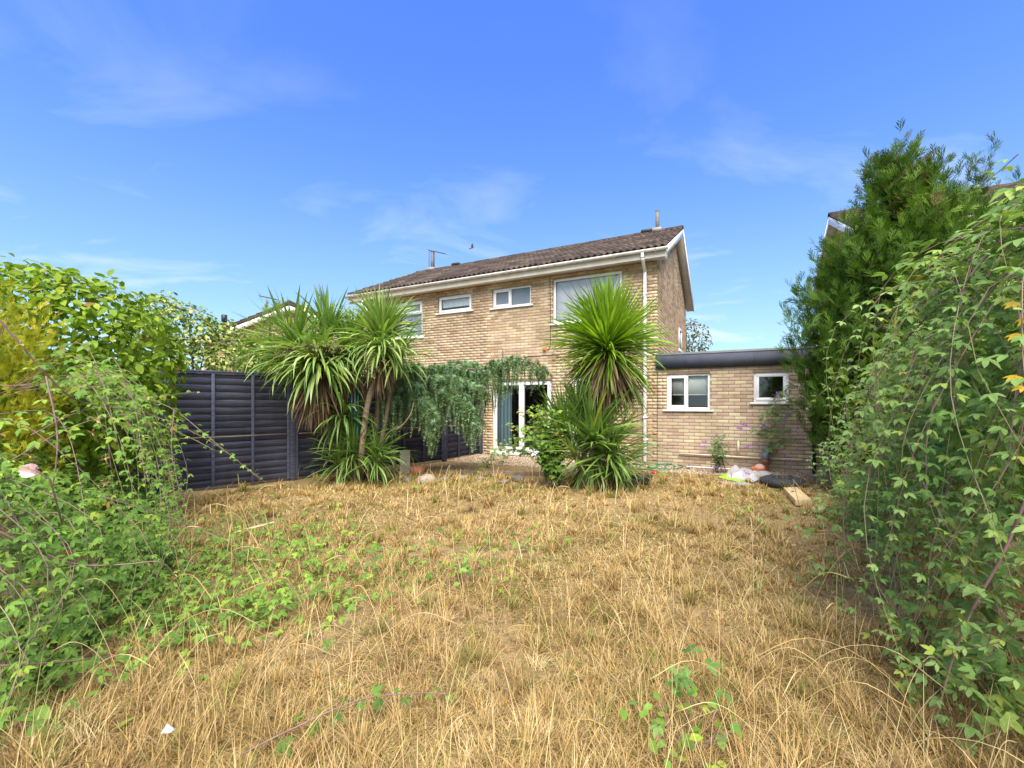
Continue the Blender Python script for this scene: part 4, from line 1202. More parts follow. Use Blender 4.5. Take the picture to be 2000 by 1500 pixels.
def shrub(name, label, blobs, N, size, mat, tmpls, base, stems=8, cat='shrub', rv0=.55, rvs=.2, down=.35, floor=.05, spread=.25, nobj=300, stem_top=None, **kw):
    base = np.array(base, float)
    t = thing(name, base, label, cat)
    P, Nn, d, rr = shell(blobs, N, floor=floor, **kw)
    n = len(P)
    Dd = d*.6+np.array([0, 0, -down])+rng.normal(0, .55, (n, 3))
    zt = P[:, 2]
    rv = np.clip(rv0+rng.normal(0, rvs, n), 0, .965); rv = np.where(U(0, 1, n) < .012, .999, rv)
    scatter(t, base, 'leaf', tmpls, rng.integers(0, len(tmpls), n), frames(Nn, Dd, size*U(.65, 1.2, n)), P, rv, mat, vis=np.where(rr > .93, 1, .3)*np.where(d[:, 1] < .2, 1, .2), nobj=nobj)
    bl_ = np.array(blobs)
    for k in range(stems):
        b = bl_[k % len(bl_)]
        e = b[:3]+rdir(1)[0]*b[3:6]*.8
        s = base+np.array([U(-spread, spread), U(-spread, spread), 0])
        m_ = (s+e)/2+np.array([0, 0, .25*abs(e[2])])*U(0, 1)
        Geo().tube(cane([s, m_, e], 10)-base, np.linspace(.022, .006, 11), 6, float(U(0, 1))).build('stem', M['bark'], t, smooth=True)
    return t

# large-leaved shrub at the left, behind the brambles
hb_ = []
for (u, v, Y, r) in ((-60, 640, 5.0, .75), (30, 625, 5.0, .70), (110, 640, 5.1, .70), (180, 655, 5.2, .68), (240, 690, 5.4, .62), (272, 735, 5.6, .45), (-40, 760, 4.8, .8), (70, 780, 4.8, .75), (160, 790, 5.0, .7), (225, 815, 5.2, .6)):
    hb_.append((*at(u, v, Y), r*1.05, r*.95, r*1.0))
shrub('leafy_shrub', 'big bright green large-leaved shrub rising at the left edge', hb_, 11500, .115, M['hedge'], OVATE, (*at(90, 800, 5.4)[:2], 0), stems=12, down=.5, lump=.12, up=.35)
# upright shoots on top of that shrub
top = [b for b in hb_[:6]]
# variegated hedge over the fence
vb = []
for (u, v, Y, r) in ((305, 640, 7.9, .52), (350, 655, 8.0, .50), (395, 672, 8.1, .44), (435, 682, 8.2, .40), (470, 698, 8.3, .30), (492, 705, 8.4, .28), (512, 712, 8.5, .24), (320, 700, 7.9, .5), (380, 712, 8.0, .45), (440, 715, 8.1, .38), (305, 605, 8.0, .20)):
    vb.append((*at(u, v-6, Y), r*1.3, r, r*1.1))
shrub('variegated_hedge', 'cream and green variegated hedge spilling over the top of the dark fence', vb, 8200, .085, M['variegated'], SMALL, (*at(390, 700, 8.2)[:2], 0), stems=8, rv0=.5, rvs=.27, lump=.14, cat='hedge')

# ---------------------------------------------------------------- conifers
def conifer(name, label, axis, prof, N, mat, size=.26, seed=0, rv0=.5, ragged=.12, zb=.15, flop=0.0, clumps=90, nobj=300, droop=.0, spires=()):
    """axis (x, y, height); prof: list of (z, radius). Foliage gathered into upright plumes."""
    x0, y0, ht = axis
    base = np.array([x0, y0, 0.0])
    t = thing(name, base, label, 'conifer')
    zc = np.sort(U(zb, ht*.985, clumps*2)); rc_ = interp(zc, prof)
    p = rc_+.10; keep = U(0, 1, len(zc)) < p/p.max()+.12; zc, rc_ = zc[keep], rc_[keep]
    az = U(0, 2*math.pi, len(zc))
    rr = rc_*(1-np.abs(rng.normal(0, .12, len(zc))))*(1+ragged*rng.normal(0, 1, len(zc)))
    C = np.stack([x0+rr*np.cos(az), y0+rr*np.sin(az), zc], 1)
    for (u_, vt_, vb_) in spires:
        q0, q1 = at(u_, vb_+20, y0), at(u_+U(-6, 6), vt_+50, y0); m_ = max(3, int((q1[2]-q0[2])/.10))
        dy_ = U(-.3, .1)
        for s_ in np.linspace(0, 1, m_):
            q = q0+(q1-q0)*s_; a_ = U(0, 6.28); r_ = .10*(1-s_)+.01
            C = np.vstack([C, q+[r_*math.cos(a_), dy_+r_*math.sin(a_), -.12]]); az = np.append(az, a_); rr = np.append(rr, .02)
    per = max(4, N//len(C))
    Ps, Ds, Ns, rvs, vis = [], [], [], [], []
    for c, a, r in zip(C, az, rr):
        L_ = U(.42, .75)*(.55+.6*min(1, r)); out = np.array([math.cos(a), math.sin(a), 0])
        ax = norm(out*.55+np.array([0, 0, 1.0-flop])+rng.normal(0, .12, 3))
        k = per if r > .021 or r < .019 else max(5, per//3)
        s = U(-.35, 1, k)
        rad = .19*np.clip(1.05-s, .06, 1)*(.6+.5*min(1, r+.3))
        if .019 < r < .021: rad = rad*.5
        off = rdir(k)*rad[:, None]*np.sqrt(U(.1, 1, k))[:, None]
        Pq = c+ax*(s*L_)[:, None]+off
        Ps.append(Pq); Ds.append(norm(ax+norm(off)*.55+rng.normal(0, .18, (k, 3))-np.array([0, 0, droop])))
        Ns.append(norm(off)+out*.6+rng.normal(0, .45, (k, 3)))
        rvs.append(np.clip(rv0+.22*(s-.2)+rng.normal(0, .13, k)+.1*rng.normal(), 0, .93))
        vis.append(np.full(k, 1.0 if out[1] < .1 else .2))
    P, Dd, Nn, rv, vis = map(np.concatenate, (Ps, Ds, Ns, rvs, vis))
    n = len(P)
    # browned twigs near the top
    rv = np.where((P[:, 2] > ht*.80) & (U(0, 1, n) < .08), .999, rv)
    S = size*U(.65, 1.2, n)
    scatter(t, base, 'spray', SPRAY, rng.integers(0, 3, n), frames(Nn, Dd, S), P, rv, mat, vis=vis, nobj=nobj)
    Geo().tube([(0, 0, 0), (.03, 0, ht*.5), (0, 0, ht*.97)], [.11, .06, .008], 8).build('trunk', M['bark'], t, smooth=True)
    for k in range(14):
        i = rng.integers(len(C)); e = C[i]-base
        Geo().tube([(0, 0, max(.1, e[2]-.5)), e*np.array([.5, .5, 1])-[0, 0, .2], e+[0, 0, .2]], [.025, .015, .005], 5).build('branch', M['bark'], t, smooth=True)
    return t
a1 = at(1762, 500, 6.7)
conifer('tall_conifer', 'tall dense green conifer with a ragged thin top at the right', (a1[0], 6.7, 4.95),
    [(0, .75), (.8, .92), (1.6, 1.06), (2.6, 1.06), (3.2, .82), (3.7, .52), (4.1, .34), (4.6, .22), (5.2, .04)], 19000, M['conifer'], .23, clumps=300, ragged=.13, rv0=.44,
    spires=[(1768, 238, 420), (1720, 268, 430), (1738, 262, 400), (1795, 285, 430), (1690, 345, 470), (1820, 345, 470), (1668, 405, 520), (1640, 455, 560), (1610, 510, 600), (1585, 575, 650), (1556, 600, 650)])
a2 = at(1880, 500, 6.9)
conifer('slim_conifer', 'slimmer dark conifer behind the bramble, right of the tallest tree', (a2[0], 6.9, 4.6),
    [(0, 1.0), (2, 1.1), (3.0, .9), (3.7, .5), (4.2, .26), (4.8, .05)], 9500, M['conifer'], .205, clumps=140, rv0=.42,
    spires=[(1872, 285, 430), (1890, 278, 430), (1915, 290, 430), (1850, 330, 440), (1940, 345, 460)])
a3 = at(1860, 900, 4.3)
conifer('yellow_green_conifer', 'yellow-green conifer showing through the bramble at the right', (a3[0]+.3, 4.5, 2.3),
    [(0, .7), (1.0, .75), (1.7, .5), (2.3, .05)], 4000, M['lime_conifer'], .12, clumps=80, rv0=.6)
conifer('yellow_green_conifer', 'shorter yellow-green conifer glimpsed through the bramble at the right edge', (3.95, 2.9, 2.05),
    [(0, .75), (1.0, .8), (1.6, .55), (2.05, .05)], 4500, M['lime_conifer'], .12, clumps=90, rv0=.45)
conifer('boundary_conifer', 'low dark conifer filling the gap behind the nearest bramble', (3.3, 1.35, 1.75),
    [(0, .7), (1.0, .75), (1.75, .1)], 4000, M['conifer'], .12, clumps=80, rv0=.45)
a4 = at(15, 700, 3.9)
conifer('golden_conifer', 'golden yellow conifer at the far left edge', (-4.78, 3.9, 2.28),
    [(0, .36), (.8, .42), (1.5, .42), (1.95, .30), (2.28, .05)], 7000, M['golden'], .088, clumps=150, rv0=.40, ragged=.06)
a5 = at(528, 650, 9.3)
conifer('small_bright_conifer', 'small bright green conifer behind the fence beside the palms', (a5[0], 9.3, 3.28),
    [(0, .6), (1.6, .62), (2.4, .52), (2.9, .30), (3.28, .04)], 4500, M['lime_conifer'], .14, clumps=60, rv0=.5, nobj=150)

# ---------------------------------------------------------------- sword-leaved palms
def ribbon(e0, droop, w=.034, n=6, twist=0.0, vee=.35):
    """unit-length strap leaf leaving along +y at elevation e0, bending down by droop"""
    s = np.linspace(0, 1, n+1); e = e0-droop*s**1.6
    e = np.maximum(e, -1.45) if e0 > -1.4 else e
    ds = 1/n
    y = np.concatenate([[0], np.cumsum(np.cos(e[:-1])*ds)]); z = np.concatenate([[0], np.cumsum(np.sin(e[:-1])*ds)])
    wd = w*np.clip(.45+2.2*s, 0, 1)*np.clip((1-s)*2.6, 0, 1)**.75
    tw = twist*s
    V = []
    for i in range(n+1):
        c, sn = math.cos(tw[i]), math.sin(tw[i])
        nx, nz = -math.sin(e[i])*1.0, math.cos(e[i])
        lift = wd[i]*vee
        V += [(-wd[i]*c, y[i]-sn*wd[i]*.3-math.sin(e[i])*lift, z[i]+math.cos(e[i])*lift+sn*wd[i]), (0, y[i], z[i]), (wd[i]*c, y[i]+sn*wd[i]*.3-math.sin(e[i])*lift, z[i]+math.cos(e[i])*lift-sn*wd[i])]
    f = []
    for i in range(n):
        a = 3*i; f += [(a, a+1, a+4, a+3), (a+1, a+2, a+5, a+4)]
    return (np.array(V), [np.array(f)])
ELEV = np.radians([85, 75, 62, 50, 38, 24, 10, -8, -28, -50, -68])
def head_tmpls(stiff, w):
    ts = []
    for i, e in enumerate(ELEV):
        for j in range(3):
            dr = (1-stiff)*(.35+1.9*math.cos(max(e, 0))**1.0)*(.7, 1.0, 1.2)[j] if e > 0 else (1-stiff)*1.4+.1
            if j == 2: dr += .75
            ts.append(ribbon(e, dr, w, twist=(-.4, .5, 1.1)[j]))
    return ts
def palm_head(tr, base, c, n, Lf, elo, ehi, stiff, w, mat, tilt=(0, 0), rv0=.55, rvs=.2, nobj=60, az=None, rest='foliage', yellow=.01):
    ts = head_tmpls(stiff, w)
    e = np.radians(U(elo, ehi, n)) if np.isscalar(elo) else elo
    k = np.argmin(np.abs(e[:, None]-ELEV[None]), 1)*3+rng.choice(3, n, p=(.45, .38, .17))
    a = U(0, 2*math.pi, n) if az is None else rng.normal(az[0], az[1], n)
    R = np.zeros((n, 3, 3)); S = Lf*U(.62, 1.10, n)
    ca, sa = np.cos(a), np.sin(a)
    R[:, 0, 0] = ca; R[:, 0, 1] = -sa; R[:, 1, 0] = sa; R[:, 1, 1] = ca; R[:, 2, 2] = 1
    tx, ty = tilt
    T = np.array(Matrix.Rotation(tx, 3, 'X') @ Matrix.Rotation(ty, 3, 'Y'))
    j = rng.normal(0, .11, (n, 3)); J = np.zeros((n, 3, 3))
    J[:, 0, 0] = J[:, 1, 1] = J[:, 2, 2] = 1; J[:, 0, 1] = -j[:, 2]; J[:, 1, 0] = j[:, 2]; J[:, 0, 2] = j[:, 1]; J[:, 2, 0] = -j[:, 1]; J[:, 1, 2] = -j[:, 0]; J[:, 2, 1] = j[:, 0]
    R = np.einsum('ij,njk->nik', T, J @ R)*S[:, None, None]
    dirv = np.stack([-sa, ca, np.zeros(n)], 1)
    P = np.asarray(c)+dirv*.03+rng.normal(0, .03, (n, 3))-np.array([0, 0, 1])*(np.radians(80)-e)[:, None]*.06
    rv = np.clip(rv0+rng.normal(0, rvs, n), 0, .94); rv = np.where(U(0, 1, n) < yellow, .999, rv)
    scatter(tr, base, 'leaf' if mat not in (M['dead_palm'],) else 'dead_leaf', ts, k, R, P, rv, mat, nobj=nobj, vis=np.where(dirv[:, 1] < .3, 1, .4), rest=rest)
def panicle(tr, base, c, L_, n=26, droop=1.0, spread=.25):
    g = Geo()
    for k in range(n):
        d = norm(np.array([rng.normal(0, spread), rng.normal(0, spread), -droop])+rng.normal(0, .15, 3))
        s = np.asarray(c)+np.array([rng.normal(0, .05), rng.normal(0, .05), 0])
        t = np.linspace(0, 1, 12)[1:]
        P = s+d*(t*L_*U(.6, 1))[:, None]+rng.normal(0, .012, (11, 3))
        g.tube(np.vstack([s, P]), .003, 3, .4, cap=False)
        m_ = 26; Q = P[rng.integers(0, 11, m_)]+rng.normal(0, .016, (m_, 3))
        O = (np.array([(1,0,0),(-1,0,0),(0,1,0),(0,-1,0),(0,0,1.4),(0,0,-1.4)], float), [np.array([(0,2,4),(2,1,4),(1,3,4),(3,0,4),(2,0,5),(1,2,5),(3,1,5),(0,3,5)])])
        g.inst(O, np.eye(3)[None]*U(.008, .015, m_)[:, None, None], Q, rng.random(m_))
    gg = Geo(); gg.v = [v-np.asarray(base) for v in g.v]; gg.f = g.f; gg.rv = g.rv; gg.n = g.n
    gg.build('flower_panicle', M['panicle'], tr, kind='stuff')
def trunk(tr, base, pts, r0, r1, mat='palm_bark'):
    c = cane(pts, 18); n = len(c)
    r = np.linspace(r0, r1, n)*(1+.10*np.sin(np.arange(n)*2.4))
    Geo().tube(c-np.asarray(base), r, 10).build('trunk', M[mat], tr, smooth=True)

# palm in front of the house
pb = gp(1168, 946)
pr = thing('cordyline_palm', pb, 'tall single-headed palm with round spiky head before the house wall', 'palm')
Yp = float(pb[1]); hc = at(1186, 668, Yp)
trunk(pr, pb, [pb, pb+[.02, 0, .9], (pb+hc)/2+[.03, 0, .3], hc-[0, 0, .05]], .085, .07)
palm_head(pr, pb, hc, 900, 1.12, 0, 89, .94, .015, M['palm_bright'], rv0=.56, rvs=.2, nobj=180)
palm_head(pr, pb, hc-[0, 0, .08], 360, 1.12, -42, 14, .80, .016, M['palm_bright'], rv0=.45, nobj=60, rest='lower_foliage')
palm_head(pr, pb, hc-[-.05, 0, .2], 110, 1.1, -72, -35, .9, .018, M['palm'], rv0=.5, nobj=40, rest='hanging_foliage', az=(-1.3, .8), yellow=.07)
palm_head(pr, pb, hc-[.02, .10, .12], 620, .98, -84, -34, .9, .014, M['dead_palm'], rv0=.42, rvs=.25, nobj=60, rest='dead_skirt', yellow=0)
palm_head(pr, pb, at(1120, 770, Yp-.1), 30, .4, -85, -50, .8, .016, M['dead_palm'], rv0=.42, rvs=.25, nobj=6, rest='dead_tuft', yellow=0)
# young stems at the foot of it
yb_ = gp(1150, 950)
yp = thing('cordyline_offshoots', yb_, 'clump of low spiky palm offshoots at the foot of the tall palm', 'palm')
for (u, v, dY, n, L_, tl, lo, hi) in ((1158, 855, -.1, 280, 1.05, (0, 0), 5, 89), (1185, 880, -.15, 150, .95, (0, .15), -25, 70), (1105, 840, .1, 130, .8, (0, -.12), 40, 89), (1130, 810, .05, 110, .7, (0, -.05), 50, 89), (1205, 905, -.1, 90, .8, (0, .3), -30, 60), (1125, 880, -.2, 90, .7, (0, -.2), -20, 70)):
    c = at(u, v, float(yb_[1])+dY)
    trunk(yp, yb_, [yb_+[U(-.1, .1), 0, 0], (yb_+c)/2, c], .05, .045)
    palm_head(yp, yb_, c, n, L_, lo, hi, .82, .020, M['palm'], tl, rv0=.42, rvs=.2, nobj=50)
palm_head(yp, yb_, at(1160, 880, 7.4), 120, .85, -75, -25, .82, .019, M['palm'], rv0=.38, nobj=40, rest='hanging_foliage')
palm_head(yp, yb_, at(1165, 890, 7.45), 240, .72, -88, -35, .85, .015, M['dead_palm'], rv0=.5, rvs=.28, nobj=40, rest='dead_skirt', yellow=0)
palm_head(yp, yb_, at(1200, 915, 7.4), 110, .6, -70, 10, .7, .012, M['dead_palm'], rv0=.6, rvs=.28, nobj=20, rest='dead_tuft', yellow=0)

# palm group at the left
lb = gp(700, 942)
lp = thing('cordyline_palm', lb, 'many-headed palm with drooping leaves and brown skirts before the fence', 'palm')
Yl = float(lb[1])
hd = [ # u, v, dY, n up, len, stiff, elo, ehi, rv0
  (624, 700, -.35, 300, 1.0, .34, -30, 45, .70),
  (745, 655, -.05, 260, .90, .70, 20, 88, .66),
  (742, 668, -.20, 190, .88, .34, -35, 30, .70),
  (640, 655, .15, 95, .88, .86, 40, 88, .48),
  (575, 672, .05, 95, 1.0, .78, 5, 75, .52), (566, 690, -.1, 110, .95, .42, -20, 50, .60),
  (690, 665, .25, 120, .7, .80, 30, 85, .48),
  (682, 690, -.05, 150, .8, .5, -20, 70, .5), (600, 690, -.1, 120, .9, .5, -10, 60, .62), (775, 690, -.1, 110, .75, .5, -30, 50, .62)]
for (u, v, dY, n, L_, st, lo, hi, r0) in hd:
    c = at(u, v, Yl+dY)
    s = lb+np.array([U(-.12, .12)+(c[0]-lb[0])*.15, U(-.1, .1), 0])
    trunk(lp, lb, [s+[0, .3, 0], (s*.6+c*.4)+[0, .3, -.05], s*.25+c*.75+[0, .15, 0], c], .04, .035)
    palm_head(lp, lb, c, n, L_, lo, hi, st, .024, M['palm'], rv0=r0, rvs=.2, nobj=48, rest='foliage')
palm_head(lp, lb, at(622, 715, Yl-.3), 260, .95, -88, -48, .9, .019, M['dead_palm'], rv0=.42, rvs=.25, nobj=50, rest='dead_skirt', yellow=0)
palm_head(lp, lb, at(745, 690, Yl-.1), 190, .62, -88, -40, .85, .013, M['dead_palm'], rv0=.5, rvs=.28, nobj=40, rest='dead_skirt', yellow=0)
palm_head(lp, lb, at(690, 690, Yl), 150, .75, -88, -30, .85, .016, M['dead_palm'], rv0=.35, rvs=.25, nobj=20, rest='dead_skirt', yellow=0)
palm_head(lp, lb, at(670, 800, Yl-.2), 90, .75, -60, 40, .35, .024, M['palm'], rv0=.5, nobj=40, rest='lower_foliage')
palm_head(lp, lb, at(690, 880, Yl-.1), 150, .72, -30, 80, .55, .020, M['palm'], rv0=.36, nobj=40, rest='lower_foliage')
palm_head(lp, lb, at(735, 890, Yl-.1), 110, .75, -30, 80, .5, .018, M['palm'], rv0=.33, nobj=30, rest='lower_foliage')
palm_head(lp, lb, at(660, 900, Yl-.1), 80, .65, -30, 80, .5, .020, M['palm'], rv0=.40, nobj=30, rest='lower_foliage')
for (u, v, L_, n, dr) in ((600, 680, .30, 40, .05), (640, 678, .32, 34, .1), (722, 690, .42, 36, 1.0), (570, 690, .25, 20, .2)):
    panicle(lp, lb, at(u, v, Yl-.55), L_, n, dr, .35 if dr > .5 else .8)
trunk(lp, lb, [gp(703, 938), at(707, 880, Yl-.25), at(716, 800, Yl-.25), at(735, 720, Yl-.2)], .055, .045)
# ---------------------------------------------------------------- weeping cedar
cb = np.array([*at(835, 880, 9.0)[:2], 0])
cd = thing('weeping_cedar', cb, 'weeping blue-green cedar with hanging branches between the palms', 'cedar')
def needle_t(seed, n=9):
    r = np.random.default_rng(seed); V, f = [], []
    for i in range(n):
        a = 2*math.pi*i/n+r.uniform(-.3, .3); d = np.array([math.cos(a), math.sin(a), r.uniform(-.1, .9)]); d /= np.linalg.norm(d)
        p = np.cross(d, [0, 0, 1.0]); p /= np.linalg.norm(p)+1e-6; k = len(V)
        V += [-p*.15, p*.15, d]; f.append((k, k+1, k+2))
    return (np.array(V), [np.array(f)])
NEED = [needle_t(1), needle_t(2), needle_t(3)]
Yc = 9.0
limbs = [
 [at(838, 890, Yc), at(842, 800, Yc), at(838, 722, Yc)],
 [at(838, 724, Yc), at(880, 716, Yc-.1), at(930, 722, Yc-.3), at(965, 714, Yc-.4), at(990, 701, Yc-.5), at(1030, 704, Yc-.5), at(1062, 728, Yc-.5)],
 [at(838, 722, Yc), at(800, 715, Yc-.2), at(765, 735, Yc-.3), at(752, 770, Yc-.3)],
 [at(840, 770, Yc), at(810, 752, Yc-.5), at(780, 765, Yc-.7), at(765, 800, Yc-.7)],
 [at(840, 765, Yc), at(880, 762, Yc-.6), at(915, 790, Yc-.7), at(928, 830, Yc-.7)],
 [at(838, 740, Yc), at(870, 735, Yc-.4), at(905, 745, Yc-.5), at(945, 765, Yc-.5)],
 [at(838, 724, Yc), at(880, 712, Yc+.2), at(920, 712, Yc+.3), at(945, 735, Yc+.3)],
 [at(840, 790, Yc), at(830, 780, Yc-.6), at(845, 800, Yc-.8), at(850, 840, Yc-.8)]]
reach = [(0, 0), (.15, .85), (.25, 1.0), (.2, .85), (.2, .75), (.2, .85), (.2, .75), (.2, .7)]
Pn, Rn, rvn = [], [], []
for li, (lm, (lo, hi)) in enumerate(zip(limbs, reach)):
    c = cane(lm, 22)
    Geo().tube(c-cb, np.linspace(.06 if li == 0 else .028, .05 if li == 0 else .008, len(c)), 7, .5).build('trunk' if li == 0 else 'branch', M['bark'], cd, smooth=True)
    if li == 0: continue
    ns = 160
    strands = Geo()
    for k in range(ns):
        i = rng.integers(1, len(c)); p = c[i]+rng.normal(0, .06, 3)*[1, 3, .5]
        L_ = U(lo, hi)*(1.0 if i < len(c)*.75 else .75)
        if li == 1: L_ = float(np.interp(1000+F*p[0]/p[1], [840, 930, 960, 1000, 1040, 1065], [.9, 1.05, .95, .65, .5, .3]))*U(.4, 1.05)
        L_ = min(L_, p[2]-.12)
        m_ = max(4, int(L_/.022))
        s = np.linspace(0, 1, m_)
        az = U(0, 6.28); bow = U(.04, .16)
        cur = p+np.stack([bow*np.cos(az)*np.sqrt(s)+.03*np.sin(s*5+az), bow*np.sin(az)*np.sqrt(s)*1.3, -L_*s+.04*np.sin(s*math.pi)], 1)
        strands.tube(cur[::3]-cb if m_ > 6 else cur-cb, .004, 4, .3, cap=False)
        d = norm(np.gradient(cur, axis=0))
        for q, dd, ss in zip(cur, d, s):
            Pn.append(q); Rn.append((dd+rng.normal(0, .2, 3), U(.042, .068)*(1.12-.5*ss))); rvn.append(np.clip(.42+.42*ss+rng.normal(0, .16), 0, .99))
    # needles along the limb itself
    for q in np.repeat(c, 5, 0): Pn.append(q+rng.normal(0, .025, 3)); Rn.append((rng.normal(0, 1, 3), U(.03, .05))); rvn.append(float(U(.3, .8)))
    strands.build('hanging_twigs', M['bark'], cd, kind='stuff')
Pn = np.array(Pn); zd = np.array([r[0] for r in Rn]); sn = np.array([r[1] for r in Rn]); rvn = np.array(rvn)
Geo_ = Geo(); tid = rng.integers(0, 3, len(Pn)); Rm = frames(zd, rdir(len(Pn)), sn)
for t in range(3):
    k = tid == t; Geo_.inst(NEED[t], Rm[k], Pn[k]-cb, rvn[k])
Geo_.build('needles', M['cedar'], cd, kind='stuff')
# a bare curved twig caught in the cedar
tw = cane([at(771, 841, 8.0), at(790, 826, 7.95), at(803, 806, 7.9), at(808, 786, 7.9)], 14)
tb = np.array([tw[0][0], tw[0][1], 0])
o = Geo().tube(tw-tw[0], np.linspace(.012, .006, len(tw)), 6, .9).build('fallen_twig', M['raw_wood'], None, smooth=True)
o.location = tuple(tw[0]); tag(o, 'pale curved bare twig hanging in the cedar foliage', 'twig')

# ---------------------------------------------------------------- rose bush beside the palm
rb = gp(1082, 950)
rs = thing('rose_bush', rb, 'rose bush with reddish stems and yellow-green leaves left of the palm offshoots', 'rose bush')
Pr, Nr, Dr, Sr = [], [], [], []
tips = [(1000, 850), (1010, 800), (1040, 795), (1060, 785), (1075, 800), (1090, 800), (1020, 830), (1055, 830), (1080, 840), (1100, 850), (1075, 880), (1095, 900), (1060, 890), (1045, 860), (985, 832), (1030, 812), (1110, 820), (975, 868), (950, 880), (1100, 870), (1088, 925), (1070, 915), (1035, 840), (1065, 860), (1050, 815), (1085, 820), (1020, 850), (1105, 890), (1080, 905)]
for (u, v) in tips:
    e = at(u+U(-6, 6), v+U(-6, 6), float(rb[1])+U(-.45, .15))
    s = rb+np.array([U(-.12, .12), U(-.12, .12), 0])
    mdl = np.array([s[0]*.7+e[0]*.3, (s[1]+e[1])/2, e[2]*.75+.05])
    c = cane([s, mdl, e], 16)
    Geo().tube(c-rb, np.linspace(.008, .003, len(c)), 5, float(U(.1, .6))).build('stem', M['cane'], rs, smooth=True)
    P, Nn, Dd, sz = cane_leaves(c, .026, .115, .2)
    P = P+rng.normal(0, .035, P.shape)
    Pr.append(P); Nr.append(Nn+rng.normal(0, .25, P.shape)-np.array([0, .35, 0])); Dr.append(Dd); Sr.append(sz*1.15)
P, Nn, Dd, S = map(np.concatenate, (Pr, Nr, Dr, Sr)); n = len(P)
rv = np.clip(.35+.5*(P[:, 2]/1.3)*U(.5, 1, n)+rng.normal(0, .12, n), 0, .94); rv = np.where(U(0, 1, n) < .025, .999, rv)
scatter(rs, rb, 'leaf', ROSE, rng.integers(0, 2, n), frames(Nn, Dd, S), P, rv, M['rose_leaf'])
# seedlings in the gravel
for i, (u, v, lab) in enumerate(((965, 893, 'low leafy weed by the patio door frame'), (940, 918, 'small leafy weed in the gravel left of centre'), (983, 899, 'tiny green seedling in the middle of the gravel'), (952, 905, 'pale weed seedling on the gravel near the fence end'))):
    b = gp(u, v+8); t = thing('weed', b, lab, 'weed', 'weeds in the gravel')
    n = 26; P = b+np.stack([rng.normal(0, .09, n), rng.normal(0, .09, n), U(.03, .22, n)], 1)
    scatter(t, b, 'leaf', SMALL, rng.integers(0, 2, n), frames(np.tile([0, -.3, 1.0], (n, 1))+rng.normal(0, .3, (n, 3)), rdir(n), U(.05, .09, n)), P, rng.random(n)*.9, M['rose_leaf'])
    for k in range(5):
        Geo().tube([np.zeros(3), np.array([rng.normal(0, .04), rng.normal(0, .04), .1]), (P[k]-b)], .003, 4).build('stem', M['cane'], t)

# ---------------------------------------------------------------- butterfly bushes with purple spikes
def spike_t(seed):
    r = np.random.default_rng(seed); V, f = [], []
    for i in range(46):
        t = r.uniform(0, 1); rad = .11*(1-t)**.6+.02; a = r.uniform(0, 6.28)
        p = np.array([rad*math.cos(a), t, rad*math.sin(a)]); d = r.normal(0, .055, (3, 3)); k = len(V)
        V += [p+d[0], p+d[1], p+d[2]]; f.append((k, k+1, k+2))
    return (np.array(V), [np.array(f)])
SPK = [spike_t(1), spike_t(2)]
LANCE = [leaf_t(.13, .06, .3), leaf_t(.11, .08, .5)]
def buddleia(base, label, stems, flowers, Y, lsize=.11):
    t = thing('butterfly_bush', base, label, 'bush', 'butterfly bushes')
    Ps, Ns, Ds, Ss = [], [], [], []
    for (u, v) in stems:
        e = at(u, v, Y+U(-.25, .25)); s = base+np.array([U(-.1, .1), U(-.08, .08), 0])
        c = cane([s, np.array([s[0]*.6+e[0]*.4, s[1], e[2]*.7+.1]), e], 16)
        Geo().tube(c-base, np.linspace(.010, .003, len(c)), 5, .6).build('stem', M['cane'], t, smooth=True)
        P, Nn, Dd, sz = cane_leaves(c, .024, lsize, .15)
        Ps.append(P+rng.normal(0, .02, P.shape)); Ns.append(Nn-np.array([0, .3, 0])); Ds.append(Dd-np.array([0, 0, .25])); Ss.append(sz*1.25)
    P, Nn, Dd, S = map(np.concatenate, (Ps, Ns, Ds, Ss)); n = len(P)
    scatter(t, base, 'leaf', LANCE, rng.integers(0, 2, n), frames(Nn, Dd, S), P, rng.random(n), M['buddleia'])
    for (u, v, a) in flowers:
        q = at(u, v, Y-.1); d = np.array([[math.cos(a), -.2, math.sin(a)]])
        R = frames(np.array([[0, -1.0, .1]]), d, U(.15, .22))[0]
        o = Geo().add(SPK[0][0] @ R.T, SPK[0][1], rng.random(len(SPK[0][0]))).build('flower', M['purple'], t)
        o.location = tuple(q-base)
buddleia(gp(1548, 918), 'butterfly bush with purple spikes leaning from the conifer', [(1500, 800), (1515, 790), (1530, 760), (1548, 750), (1470, 840), (1490, 830), (1560, 800), (1545, 840), (1510, 850), (1530, 870), (1560, 860), (1575, 780), (1500, 880), (1555, 770), (1535, 815)],
    [(1466, 836, 2.6), (1457, 842, 2.7), (1484, 838, .5), (1520, 828, .4), (1530, 818, .7), (1563, 796, 1.2), (1543, 756, .1), (1513, 785, 1.2), (1548, 845, .6), (1470, 873, 3.1), (1528, 897, .7), (1535, 912, .7), (1452, 918, -.7), (1556, 866, .5)], 8.1)
buddleia(gp(1412, 925), 'small butterfly bush with few purple spikes growing in front of the waste pipe', [(1400, 862), (1418, 850), (1425, 870), (1390, 880), (1405, 880), (1435, 885), (1412, 890)],
    [(1388, 864, 3.0), (1383, 873, 3.0), (1382, 885, 3.1), (1408, 915, 2.9)], 8.3, .10)

